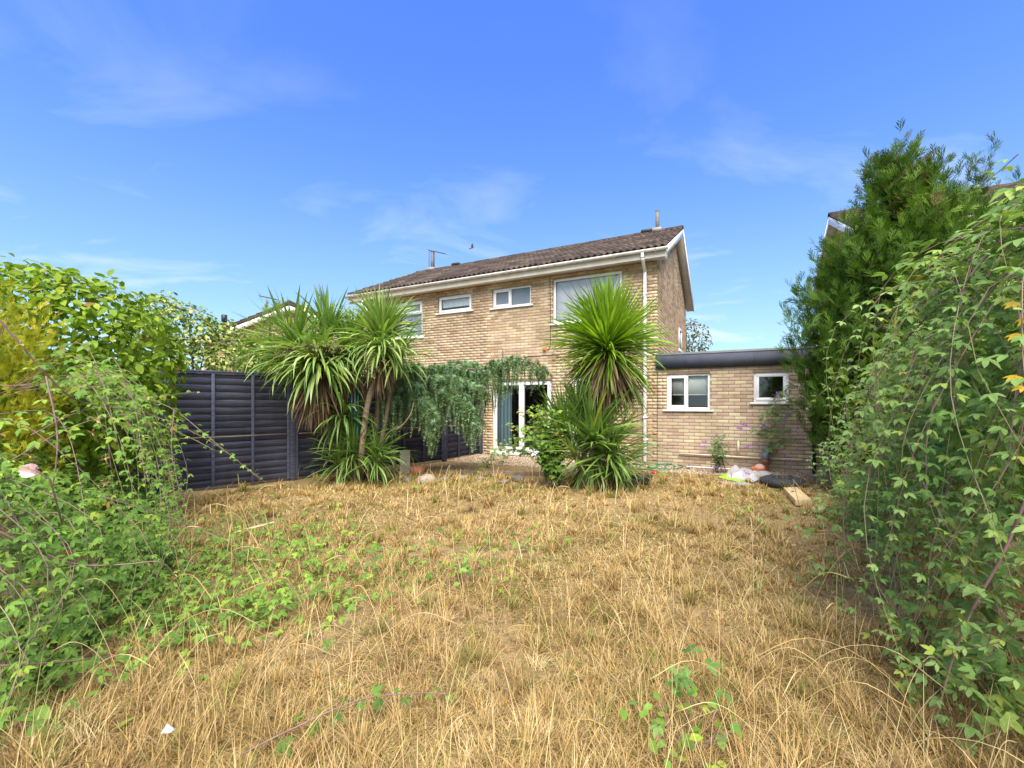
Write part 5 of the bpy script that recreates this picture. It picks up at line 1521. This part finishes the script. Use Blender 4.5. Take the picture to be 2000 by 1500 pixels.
# ---------------------------------------------------------------- gravel, stones and edging by the house
GO = (np.array([(1,0,0),(-1,0,0),(0,1,0),(0,-1,0),(0,0,.7),(0,0,-.7)], float), [np.array([(0,2,4),(2,1,4),(1,3,4),(3,0,4),(2,0,5),(1,2,5),(3,1,5),(0,3,5)])])
def in_gravel(x, y):
    """local house coordinates: strip in front of the walls"""
    dx, dy = x-HC[0], y-HC[1]
    lx = dx*CO-dy*SI; ly = dx*SI+dy*CO
    return lx, ly
n = 15000
lx = U(-4.7, 3.6, n); ly = U(-2.0, -.02, n)
lim = np.where(lx < -.9, -1.75, np.where(lx < .4, -1.2, -1.05))+.25*(vnoise(lx*2, ly*2, 7)-.5)
k = ly > lim; lx, ly = lx[k], ly[k]
P = np.stack([HC[0]+lx*CO+ly*SI, HC[1]-lx*SI+ly*CO, .005+.012*rng.random(len(lx))], 1)
R = frames(rdir(len(P)), rdir(len(P)), U(.010, .024, len(P)))
o = Geo().inst(GO, R, P, rng.random(len(P))).build('gravel', M['gravel'], kind='stuff')
tag(o, 'tan gravel spread along the foot of the house', 'gravel'); o['kind'] = 'stuff'
# timber edging of the gravel
def along(u0, v0, u1, v1): return gp(u0, v0), gp(u1, v1)
a, b = along(862, 926, 1062, 930)
o = Geo().bar(a*0+[0, 0, .04], b-a+[0, 0, .04], .06, .09, .4).build('edging_timber', M['old_timber'], bevel=.008); o.location = tuple(a)
tag(o, 'weathered timber edging along the front of the gravel', 'edging')
def rock(u, v, r, label, sq=.6, seed=0, mat='stone', name='rock'):
    rr = np.random.default_rng(seed)
    import bmesh
    bm = bmesh.new(); bmesh.ops.create_icosphere(bm, subdivisions=2, radius=1)
    me = bpy.data.meshes.new(name)
    off = rr.uniform(0, 50, 3)
    for vv in bm.verts:
        d = 1+.55*(float(vnoise(np.array(vv.co.x*1.3+off[0]), np.array(vv.co.y*1.3+vv.co.z*1.7+off[1]), seed))-.5)
        vv.co = Vector((vv.co.x*r*d*1.25, vv.co.y*r*d, max(-.25, vv.co.z)*r*sq*d))
    bm.to_mesh(me); bm.free()
    a_ = me.attributes.new('rv', 'FLOAT', 'POINT'); a_.data.foreach_set('value', np.full(len(me.vertices), rr.random(), np.float32))
    o = mobj(name, me, M[mat]); p = gp(u, v); o.location = (p[0], p[1], r*sq*.15); o.rotation_euler = (0, 0, rr.uniform(0, 6))
    return tag(o, label, 'rock', 'rocks along the lawn edge')
for i, (u, v, r, lab) in enumerate(((834, 940, .17, 'large grey rock at the lawn edge below the cedar'), (868, 938, .10, 'small dark rock right of the large grey one'), (905, 934, .09, 'flat dark rock in front of the timber edging'),
        (1012, 938, .13, 'brown rock at the lawn edge near the rose bush'), (985, 942, .07, 'little rock beside the brown one'), (940, 936, .08, 'low rock midway along the gravel edging'), (795, 940, .09, 'rock near the concrete post stump'))):
    rock(u, v, r, lab, seed=i+1)
# concrete stump and terracotta block under the cedar
p = gp(790, 925)
o = Geo().box(-.10, .10, -.08, .08, 0, .46).build('post_stump', M['concrete'], bevel=.012); o.location = tuple(p); o.rotation_euler = (.0, .02, .3)
tag(o, 'short grey concrete post stump under the cedar', 'post')
p = gp(769, 926)
o = Geo().box(-.035, .035, -.05, .05, 0, .48).build('wooden_stake', M['old_timber'], bevel=.006); o.location = tuple(p); o.rotation_euler = (0, -.02, .3)
tag(o, 'brown wooden stake left of the concrete stump', 'stake')
p = gp(816, 924)
g = Geo(); g.add([(-.12,-.09,0),(.12,-.09,0),(.12,.09,0),(-.12,.09,0),(-.14,-.11,.15),(.14,-.11,.13),(.14,.11,.13),(-.14,.11,.15),(-.12,-.09,.15),(.12,-.09,.13),(.12,.09,.13),(-.12,.09,.15),(-.10,-.07,.03),(.10,-.07,.03),(.10,.07,.03),(-.10,.07,.03)],
    [np.array([(0,1,5,4),(1,2,6,5),(2,3,7,6),(3,0,4,7),(4,5,9,8),(5,6,10,9),(6,7,11,10),(7,4,8,11),(8,9,13,12),(9,10,14,13),(10,11,15,14),(11,8,12,15),(12,13,14,15)])])
o = g.build('terracotta_trough', M['terracotta']); o.location = tuple(p); o.rotation_euler = (0, 0, .2)
tag(o, 'terracotta trough half hidden beneath the cedar', 'trough')
# folded rotary clothes line
p = gp(693, 944); rc_ = thing('rotary_clothes_line', p, 'folded rotary clothes line on a grey pole in front of the left palm', 'clothes line')
Geo().tube([(0, 0, 0), (0, 0, 1.62)], .019, 8).tube([(0, 0, .42), (.0, 0, .5)], .026, 8).build('pole', M['metal'], rc_, smooth=True)
Geo().tube([(.01, -.01, .48), (.03, -.02, .58), (.08, -.03, .80)], [.012, .02, .012], 6).build('strap', M['concrete'], rc_)
for k in range(4):
    a = k*math.pi/2+.4
    Geo().tube([(.02*math.cos(a), .02*math.sin(a), .72), (.05*math.cos(a), .05*math.sin(a), 1.3), (.06*math.cos(a), .06*math.sin(a), 1.75)], .010, 5).build('arm', M['metal'], rc_)
for k in range(46):
    a, b_ = U(0, 6.28), U(0, 6.28); r = U(.03, .085)
    Geo().tube(cane([(r*math.cos(a), r*math.sin(a), U(1.4, 1.62)), (r*1.2*math.cos(a+.4), r*1.2*math.sin(a+.4), U(.95, 1.15)), (r*math.cos(b_), r*math.sin(b_), U(.62, .9)), (r*math.cos(b_+.5), r*math.sin(b_+.5), U(1.0, 1.3))], 12), .0035, 4).build('line', M['teal'], rc_)

# ---------------------------------------------------------------- odds and ends by the extension
def place(o, u, v, rz=0, z=0):
    p = gp(u, v); o.location = (p[0], p[1], z); o.rotation_euler = (0, 0, rz); return o
# grey storage box
bx = thing('storage_box', gp(1219, 902), 'grey plastic storage box against the wall left of the downpipe', 'box', rz=HROT)
Geo().add([(-.16,-.13,0),(.16,-.13,0),(.16,.13,0),(-.16,.13,0),(-.19,-.16,.22),(.19,-.16,.22),(.19,.16,.22),(-.19,.16,.22)], [np.array([(0,3,2,1),(4,5,6,7),(0,1,5,4),(1,2,6,5),(2,3,7,6),(3,0,4,7)])]).build('body', M['grey_pipe'], bx, bevel=.01)
Geo().box(-.205, .205, -.175, .175, .222, .255).build('lid', M['metal'], bx, bevel=.01)
# hose: a loose coil on the ground and a rise to the tap
def hose():
    o = thing('garden_hose', gp(1290, 915), 'green garden hose lying along the wall and rising to the tap', 'hose')
    b = np.array(o.location)
    pts = []
    for k in range(60):
        t = k/59; a = t*math.pi*2*4.2
        q = gp(1262+70*t+22*math.cos(a), 914+5*math.sin(a)); q[2] = .02+.03*(math.sin(a*1.7)*.5+.5); pts.append(q)
    Geo().tube(cane(pts, 180)-b, .011, 6).build('coil', M['green_hose'], o, smooth=True)
    pts = [gp(1243, 914)+[0, 0, .02], at(1247, 895, 10.1), at(1249, 880, 10.12), hw(xt, -.14, zt_-.05)]
    Geo().tube(cane(pts, 20)-b, .011, 6).build('rise', M['green_hose'], o, smooth=True)
    Geo().tube([hw(xt, -.14, zt_-.09)-b, hw(xt, -.135, zt_-.03)-b], .02, 8).build('connector', M['orange'], o)
hose()
# black trough with dead grass
tr = thing('plant_trough', gp(1247, 944), 'black plastic plant trough with dry grass beside the palm', 'trough', rz=-.15)
Geo().add([(-.19,-.10,0),(.19,-.10,0),(.19,.10,0),(-.19,.10,0),(-.22,-.13,.16),(.22,-.13,.16),(.22,.13,.16),(-.22,.13,.16),(-.20,-.11,.16),(.20,-.11,.16),(.20,.11,.16),(-.20,.11,.16),(-.19,-.10,.12),(.19,-.10,.12),(.19,.10,.12),(-.19,.10,.12)],
    [np.array([(0,1,5,4),(1,2,6,5),(2,3,7,6),(3,0,4,7),(4,5,9,8),(5,6,10,9),(6,7,11,10),(7,4,8,11),(8,9,13,12),(9,10,14,13),(10,11,15,14),(11,8,12,15),(12,13,14,15)])]).build('tub', M['black'], tr)
g = Geo()
for k in range(160):
    s = np.array([U(-.18, .18), U(-.09, .09), .13]); d = norm(np.array([rng.normal(0, .6), rng.normal(0, .5), .8])); L_ = U(.06, .2)
    g.tube([s, s+d*L_*.6, s+d*L_+[0, 0, -.04]], [.003, .002, .0005], 3, float(U(.4, 1)), cap=False)
g.build('dry_grass', M['grass'], tr, kind='stuff')
o = Geo().lathe([(0, 0), (.05, 0), (.06, .03), (.05, .045), (0, .05)], k=12).build('red_disc', M['red'], smooth=True); place(o, 1277, 925); tag(o, 'small red plastic disc on the ground by the trough', 'disc')
# crumpled white and lime sheet
def sheet(quad, mat, name, label, h, nx=26, ny=16, seed=1):
    Pq = [gp(*q) for q in quad]; g = Geo(); V = []
    for j in range(ny):
        for i in range(nx):
            s, t = i/(nx-1), j/(ny-1)
            p = (Pq[0]*(1-s)+Pq[1]*s)*(1-t)+(Pq[3]*(1-s)+Pq[2]*s)*t
            e = min(s, 1-s, t, 1-t)
            p[2] = .02+h*(abs(float(vnoise(np.array(s*6), np.array(t*4), seed))-.5)*2+.6*float(vnoise(np.array(s*14), np.array(t*9), seed+3)))*min(1, .25+e*6)
            p[0] += .03*(float(vnoise(np.array(s*5), np.array(t*5), seed+7))-.5); p[1] += .05*(float(vnoise(np.array(s*5), np.array(t*5), seed+9))-.5)
            V.append(p)
    V = np.array(V); b = V[0]*[1, 1, 0]
    g.add(V-b, [np.array([(j*nx+i, j*nx+i+1, (j+1)*nx+i+1, (j+1)*nx+i) for j in range(ny-1) for i in range(nx-1)])])
    o = g.build(name, mat, smooth=True); o.location = tuple(b)
    s_ = o.modifiers.new('thick', 'SOLIDIFY'); s_.thickness = .006
    return o
o = sheet([(1412, 936), (1470, 945), (1512, 928), (1425, 917)], M['bag_white'], 'plastic_sheet', '', .10)
tag(o, 'crumpled white plastic sheet on the ground below the small window', 'sheet')
o = sheet([(1402, 935), (1458, 946), (1462, 938), (1418, 925)], M['bag_lime'], 'lime_bag', '', .035, 18, 10, 4)
tag(o, 'lime green plastic bag at the edge of the white sheet', 'bag')
# slab
o = Geo().box(-.22, .22, -.13, .13, 0, .045).build('paving_slab', M['concrete'], bevel=.008); place(o, 1436, 948, .1); tag(o, 'loose grey paving slab in the grass below the lime bag', 'slab')
# balls
def ball(u, v, r, mat, label):
    import bmesh
    bm = bmesh.new(); bmesh.ops.create_uvsphere(bm, u_segments=20, v_segments=12, radius=r); me = bpy.data.meshes.new('ball'); bm.to_mesh(me); bm.free()
    for f in me.polygons: f.use_smooth = True
    a_ = me.attributes.new('rv', 'FLOAT', 'POINT'); co = np.zeros(len(me.vertices)*3, np.float32); me.vertices.foreach_get('co', co); z = co.reshape(-1, 3)[:, 2]
    a_.data.foreach_set('value', np.clip(z/r*.5+.5, 0, 1).astype(np.float32))
    o = mobj('ball', me, mat); p = gp(u, v); o.location = (p[0], p[1], r*.98); return tag(o, label, 'ball')
M['ball'] = mat_rv('faded_ball', [(0, (.60,.16,.06)), (.55, (.60,.18,.07)), (.62, (.66,.38,.30)), (1, (.70,.42,.34))], rough=.4, nscale=9, nlo=.8, nhi=1.15)
ball(1484, 925, .10, M['ball'], 'faded orange and pink ball next to the grey drain pipe')
ball(1472, 921, .055, M['orange'], 'small orange ball left of the pink one')
# tyre lying by the bushes
ty = thing('rubber_tyre', gp(1528, 950), 'dusty black tyre lying flat at the edge of the bushes', 'tyre')
prof = [(r_*.85, z_*.75) for r_, z_ in [(.20, .03), (.24, .0), (.33, .0), (.375, .03), (.385, .10), (.375, .17), (.33, .20), (.24, .20), (.20, .17), (.215, .10), (.20, .03)]]
Geo().lathe(prof, k=36).build('carcass', M['rubber'], ty, smooth=True)
g = Geo()
for k in range(44):
    a = 2*math.pi*k/44
    g.bar((.33*math.cos(a), .33*math.sin(a), .034), (.33*math.cos(a+.05), .33*math.sin(a+.05), .116), .022, .012, up=(math.cos(a), math.sin(a), 0))
g.build('tread', M['rubber'], ty)
# white conduit on the ground
o = Geo().tube([gp(1340, 915)+[0, 0, .04], gp(1440, 921)+[0, 0, .04]], .018, 8).build('white_conduit', M['upvc'], smooth=True); tag(o, 'straight white plastic conduit lying along the wall foot', 'pipe')
o = Geo().box(-.22, .22, -.05, .05, 0, .06).build('dark_plank', M['rubber'], bevel=.008); place(o, 1376, 913, HROT); tag(o, 'short black plank behind the white conduit', 'plank')
# timber stack at the right edge of the lawn
ts_ = thing('timber_sleeper', gp(1549, 968), 'pale yellow timber sleeper along the right edge of the lawn', 'timber')
a, b = gp(1546, 962), gp(1572, 988)
dv = (b-a); Lw = np.linalg.norm(dv)
for k in range(3):
    off = np.array([.085*(k-1), .03*k, 0])
    Geo().bar(a+off+[0, 0, .04]-np.array(ts_.location), b+off+[0, 0, .04]-np.array(ts_.location), .075, .08, float(U(.2, 1))).build('plank', M['timber'], ts_, bevel=.005)
o = Geo().box(-.16, .16, -.06, .06, 0, .05).build('broken_timber', M['timber'], bevel=.01); place(o, 1600, 1000, .8, .02); tag(o, 'short broken timber offcut beside the pale sleeper', 'timber')
# bleached plank scraps in the left grass
o = Geo().bar((0, 0, 0), (.30, .22, .05), .05, .012, .9).build('wood_offcut', M['timber']); place(o, 455, 1060, 0, .10); tag(o, 'bleached wood offcut lying in the brambles on the lawn', 'offcut')
# small white scrap in the foreground
o = Geo().add([(-.02,-.01,0),(.02,-.012,.004),(.022,.014,.0),(-.015,.012,.006),(0,0,.03)], [np.array([(0,1,4),(1,2,4),(2,3,4),(3,0,4)])]).build('paper_scrap', M['bag_white']); place(o, 327, 1478, 0, .10); tag(o, 'tiny white paper scrap in the foreground grass', 'paper')

# ---------------------------------------------------------------- flowers and yellow leaves among the brambles
def rose_flower(u, v, Y, r, label):
    c = at(u, v, Y); t = thing('rose_bloom', c, label, 'flower')
    pt = leaf_t(.48, -.25, -.35)
    for k in range(9):
        a = k*2*math.pi/5+(.6 if k > 4 else 0); el = .35 if k < 5 else .95
        d = np.array([[math.cos(a)*math.cos(el)-.1, -.5-math.sin(el)*.5, math.sin(a)*math.cos(el)]])
        nn = np.array([[-math.cos(a)*.6, -.7, -math.sin(a)*.6]])
        R = frames(nn, d, r)[0]
        Geo().add(pt[0] @ R.T, pt[1], float(U(0, 1))).build('petal', M['petal'], t, smooth=True)
    Geo().tube([(0, .0, 0), (.01, .06, -.06), (.03, .10, -.30)], .004, 5).build('stalk', M['cane'], t)
rose_flower(70, 918, 2.2, .058, 'pale pink rose bloom in the brambles at the left edge')
for i, (u, v, Y, lab) in enumerate(((188, 818, 3.0, 'dried seed cluster highest among the left brambles'), (180, 845, 3.0, 'dried seed cluster just below the highest one'), (205, 895, 3.0, 'dried flower cluster midway down the left brambles'), (205, 940, 2.8, 'dried flower cluster low in the left brambles'), (60, 890, 2.6, 'withered rose cluster above the pink bloom'))):
    c = at(u, v, Y); t = thing('dried_flower', c, lab, 'flower', 'dried flower clusters')
    for k in range(7):
        d = norm(np.array([rng.normal(.5, .4), -.5, rng.normal(0, .25)])); R = frames(rdir(1), d[None], U(.03, .055))[0]
        Geo().add(LANCE[0][0] @ R.T, LANCE[0][1], float(U(0, 1))).build('petal', M['dead_flower'], t)
    Geo().tube([(0, 0, 0), (0, .06, -.1)], .003, 4).build('stalk', M['cane'], t)
def yleaf():
    L_ = leaf_t(.20, .08, .2)
    return join_t([(L_, rz3(a)*s, (0, 0, 0)) for a, s in ((0, 1), (.6, .85), (-.6, .85), (1.2, .55), (-1.2, .55))])
YL = yleaf()
yb2 = at(1998, 650, 2.0)*[1, 1, 0]+[.35, .1, 0]
yt = thing('yellow_leaved_shrub', yb2, 'yellow-leaved twigs at the right edge among the bramble', 'shrub')
for (u, v, Y) in ((1985, 590, 1.75), (1992, 652, 1.7), (1990, 735, 1.7), (1998, 755, 1.7), (2010, 620, 1.7)):
    c = at(u, v, Y); R = frames(np.array([[-.3, -.5, .8]])+rng.normal(0, .15, (1, 3)), np.array([[-1, -.2, .1]]), U(.04, .055))[0]
    o = Geo().add(YL[0] @ R.T, YL[1], float(U(0, 1))).build('leaf', M['yellow_leaf'], yt); o.location = tuple(c-yb2)
    Geo().tube(cane([c-yb2, (c-yb2)*.5+[.05, 0, .1], [0, 0, max(.2, c[2]-.6)]], 10), .004, 5).build('stem', M['cane'], yt)
Geo().tube([(0, 0, 0), (0, 0, 2.0)], [.015, .006], 6).build('stem', M['cane'], yt)

# far tree behind the house and a bird over the roof
tb_ = hw(2.3, 9.0)
far = []
for (u, v, r) in ((1355, 655, .55), (1345, 640, .4), (1365, 670, .45), (1345, 680, .5), (1335, 660, .5)):
    far.append((*at(u, v, float(tb_[1])), r, r, r))
shrub('garden_tree', 'thin brownish tree just behind the house gable', far, 900, .13, M['far_leaf'], OVATE, (*at(1345, 680, float(tb_[1]))[:2], 0), stems=10, cat='tree', thick=.6, floor=1.0, nobj=60, spread=.08)
q = at(921, 484, 26.0)
bd = thing('bird', q, 'dark bird flying above the roof ridge', 'bird')
g = Geo(); g.tube([(-.18, 0, -.08), (-.05, 0, -.02), (.08, 0, .06), (.16, 0, .10)], [.008, .045, .05, .015], 8)
g.build('body', M['flue'], bd, smooth=True)
for s in (-1, 1):
    Geo().add([(.08,0,.06),(-.03,0,.0),(.02,s*.22,.17),(.10,s*.20,.20),(.05,s*.42,.05)], [np.array([(0,1,2),(0,2,3),(3,2,4)])]).build('wing', M['flue'], bd)

# ---------------------------------------------------------------- dry grass over the lawn
def blades(P, az, h, lean, curl, wid, rv, nseg=2):
    """ribbons leaving P upward, leaning along az"""
    n = len(P); lv = np.linspace(0, 1, nseg+2)
    dx, dy = np.cos(az), np.sin(az)
    V = np.zeros((n, 2*(nseg+1)+1, 3))
    ang = np.zeros(n)
    pos = P.copy(); prev = 0.0
    for i, t in enumerate(lv):
        if i:
            th = lean+curl*(t-.5*(lv[1]))
            st = h*(t-prev)
            pos = pos+np.stack([np.sin(th)*st*dx, np.sin(th)*st*dy, np.cos(th)*st], 1); prev = t
            pos[:, 2] = np.maximum(pos[:, 2], P[:, 2]+.004+.02*t*((np.arange(n) % 7)/7))
        if i <= nseg:
            w_ = wid*(1-.45*t)
            px_, py_ = -dy, dx
            V[:, 2*i] = pos-np.stack([px_*w_, py_*w_, 0*w_], 1); V[:, 2*i+1] = pos+np.stack([px_*w_, py_*w_, 0*w_], 1)
        else: V[:, -1] = pos
    m = V.shape[1]
    q = np.array([(2*i, 2*i+1, 2*i+3, 2*i+2) for i in range(nseg)]); t3 = np.array([(2*nseg, 2*nseg+1, 2*nseg+2)])
    off = (np.arange(n)*m)[:, None, None]
    return V.reshape(-1, 3), [(q[None]+off).reshape(-1, 4), (t3[None]+off).reshape(-1, 3)], np.repeat(rv, m)
def lawn_pts(n, y0, y1, power):
    Y = (y0**(1-power)+U(0, 1, n)*(y1**(1-power)-y0**(1-power)))**(1/(1-power))
    xl = np.where(Y < 6.6, interp(Y, EL)-.35, -4.9+(Y-6.6)*.95); xr = np.where(Y < 7.2, interp(Y, ER)+.9, 5.3)
    xl = np.maximum(xl, -1.25*Y-.3); xr = np.minimum(xr, 1.25*Y+.3)
    X = xl+(xr-xl)*U(0, 1, n)
    lx, ly = in_gravel(X, Y)
    lim = np.where(lx < -5.2, 9, np.where(lx < -.9, -1.95, np.where(lx < .4, -1.35, -1.15)))
    k = ly < lim+.12*rng.normal(size=n)
    return X[k], Y[k]
def patch(X, Y): return .6*vnoise(X*.9+3, Y*.9, 21)+.4*vnoise(X*2.6, Y*2.6, 22)
gr = Geo()
X, Y = lawn_pts(215000, 1.15, 9.0, 1.25)
n = len(X); pt = patch(X, Y)
# bare, flattened places
bare = vnoise(X*1.7+9, Y*1.7, 31)
keep = U(0, 1, n) < np.clip(.0+bare*1.9, .2, 1)
X, Y, pt, bare = X[keep], Y[keep], pt[keep], bare[keep]; n = len(X)
clump = vnoise(X*6, Y*6, 41)
h = (.03+.06*clump)*np.clip(.35+bare*1.3, .4, 1.3)*U(.5, 1.5, n)
az = 2*math.pi*vnoise(X*1.2, Y*1.2, 51)*2+rng.normal(0, 1.9, n)
lean = np.where(U(0, 1, n) < .5, np.clip(rng.normal(1.35, .2, n), .05, 1.55), np.clip(rng.normal(.8, .42, n), .05, 1.5)); curl = U(.1, 1.1, n)
green = np.clip((pt-.56)*3.2, 0, 1)+np.clip(.9*(Y-6.6)/1.5, 0, .35)*vnoise(X*2, Y*2, 61)
rv = np.clip(.57+rng.normal(0, .19, n)+.40*(vnoise(X*2.3, Y*2.3, 71)-.5), .27, 1)
isg = U(0, 1, n) < green*.6+.15
rv = np.where(isg, U(.02, .26, n), rv)
wid = .0018*np.clip(Y/2.2, 1, 3.2)*U(.7, 1.4, n)
G0 = np.stack([X, Y, gz(X, Y)], 1)
for kk, ns_ in ((Y < 2.5, 2), (Y >= 2.5, 1)):
    gr.add(*blades(G0[kk], az[kk], h[kk], lean[kk], curl[kk], wid[kk], rv[kk], ns_))
# tufts: blades splaying from a common root
Xt, Yt = lawn_pts(1100, 1.2, 8.4, 1.2); m_ = 46; nt = len(Xt)
X = np.repeat(Xt, m_)+rng.normal(0, .022, nt*m_); Y = np.repeat(Yt, m_)+rng.normal(0, .022, nt*m_); n = len(X)
ht = np.repeat(U(.07, .20, nt), m_)*U(.5, 1.25, n); tone = np.repeat(rng.normal(.62, .14, nt), m_); gt_ = np.repeat(U(0, 1, nt) < .16, m_)
rv = np.where(gt_ & (U(0, 1, n) < .6), U(.05, .26, n), np.clip(tone+rng.normal(0, .12, n), .28, 1))
gr.add(*blades(np.stack([X, Y, gz(X, Y)], 1), U(0, 6.28, n), ht, np.clip(rng.normal(.55, .35, n), 0, 1.4), U(.2, 1.3, n), .0018*np.clip(Y/2.2, 1, 3.2)*U(.7, 1.3, n), rv, 1))
lg = gr.build('dry_grass', M['grass'], kind='stuff')
tag(lg, 'matted straw-coloured dry grass covering the lawn', 'grass'); lg['kind'] = 'stuff'
# taller seeding stalks
gr = Geo()
X, Y = lawn_pts(3600, 1.25, 8.6, 1.15); n = len(X)
k = U(0, 1, n) < np.clip(.25+1.2*(vnoise(X*1.5+5, Y*1.5, 81)-.25), .12, 1); X, Y = X[k], Y[k]; n = len(X)
h = U(.16, .45, n)*np.clip(.75+.5*vnoise(X, Y, 91), 0, 1.2); az = U(0, 6.28, n)
gr.add(*blades(np.stack([X, Y, gz(X, Y)], 1), az, h, np.clip(rng.normal(.35, .3, n), 0, 1.1), U(.1, 1.1, n), .0013*np.clip(Y/2.0, 1, 3), np.clip(.78+rng.normal(0, .14, n), .3, 1), nseg=5))
# seed heads: short thick ribbons at some tips
sg = gr.build('grass_stalks', M['grass'], kind='stuff')
tag(sg, 'tall bleached seeding grass stalks standing out of the lawn', 'grass'); sg['kind'] = 'stuff'
# long arching dry stems with ears in the foreground
gr = Geo()
for k in range(150):
    y = float(1.35+U(0, 1)**1.6*3.6); x = float(U(-1.05*y-.1, 1.05*y)); x = max(x, float(interp(y, EL))-.1); x = min(x, float(interp(y, ER))+.25)
    a = U(0, 6.28); L_ = U(.35, .75); bend = U(.1, .6)
    p0 = np.array([x, y, 0]); d = np.array([math.cos(a), math.sin(a), 0])
    c = cane([p0, p0+d*L_*.18*(1+bend)+[0, 0, L_*.5], p0+d*L_*(.35+bend*.5)+[0, 0, L_*(.92-bend*.5)], p0+d*L_*(.5+bend*.8)+[0, 0, L_*(1.05-bend*1.1)]], 12)
    c[:, 2] = np.maximum(c[:, 2], .02)
    r = np.full(len(c), .0011*max(1, y/2.2)); r[-4:-1] *= 1.8; r[-1] *= .3
    gr.tube(c, r, 4, float(U(.62, 1)), cap=False)
sg = gr.build('arching_stems', M['grass'], kind='stuff')
tag(sg, 'long arching straw stems with seed ears in the foreground', 'grass'); sg['kind'] = 'stuff'
# leafy weed in the foreground
for (u, v, n, lab) in ((1335, 1475, 45, 'bright green leafy weed in the foreground grass'), (905, 1150, 30, 'low green weed patch in the middle of the lawn')):
    b = gp(u, min(v, 1490)); t = thing('weed', b, lab, 'weed')
    P = b+np.stack([rng.normal(0, .10, n), rng.normal(0, .10, n), U(.03, .24, n)], 1)
    scatter(t, b, 'leaf', SMALL, rng.integers(0, 2, n), frames(np.tile([0, -.3, 1.0], (n, 1))+rng.normal(0, .3, (n, 3)), rdir(n), U(.035, .06, n)), P, .4+rng.random(n)*.5, M['rose_leaf'])
    for k in range(12): Geo().tube([np.array([rng.normal(0, .03), rng.normal(0, .03), 0]), (P[k]-b)*[.7, .7, .6], (P[k]-b)], .002, 4).build('stem', M['cane'], t)
# big oval leaves at the bottom left corner
b = np.array([*gp(20, 1440)[:2], 0]); t = thing('broad_leaved_seedling', b, 'broad oval green leaves at the bottom left corner of the lawn', 'weed')
for (u, v, s, a) in ((70, 1415, .12, .3), (30, 1445, .13, 2.9), (15, 1475, .12, 3.0), (60, 1390, .10, .9), (75, 1490, .10, -.3), (20, 1400, .10, 2.2)):
    q = at(u, v, 1.85); R = frames(np.array([[0, -.55, 1.0]])+rng.normal(0, .1, (1, 3)), np.array([[math.cos(a), -.3, math.sin(a)*.4]]), s)[0]
    tt = leaf_t(.33, .1, .2, 4); o = Geo().add(tt[0] @ R.T, tt[1], .7).build('leaf', M['rose_leaf'], t, smooth=True); o.location = tuple(q-b)
    Geo().tube(cane([q-b, (q-b)*[.5, .5, .8], [0, 0, 0]], 8), .003, 4).build('stem', M['cane'], t)
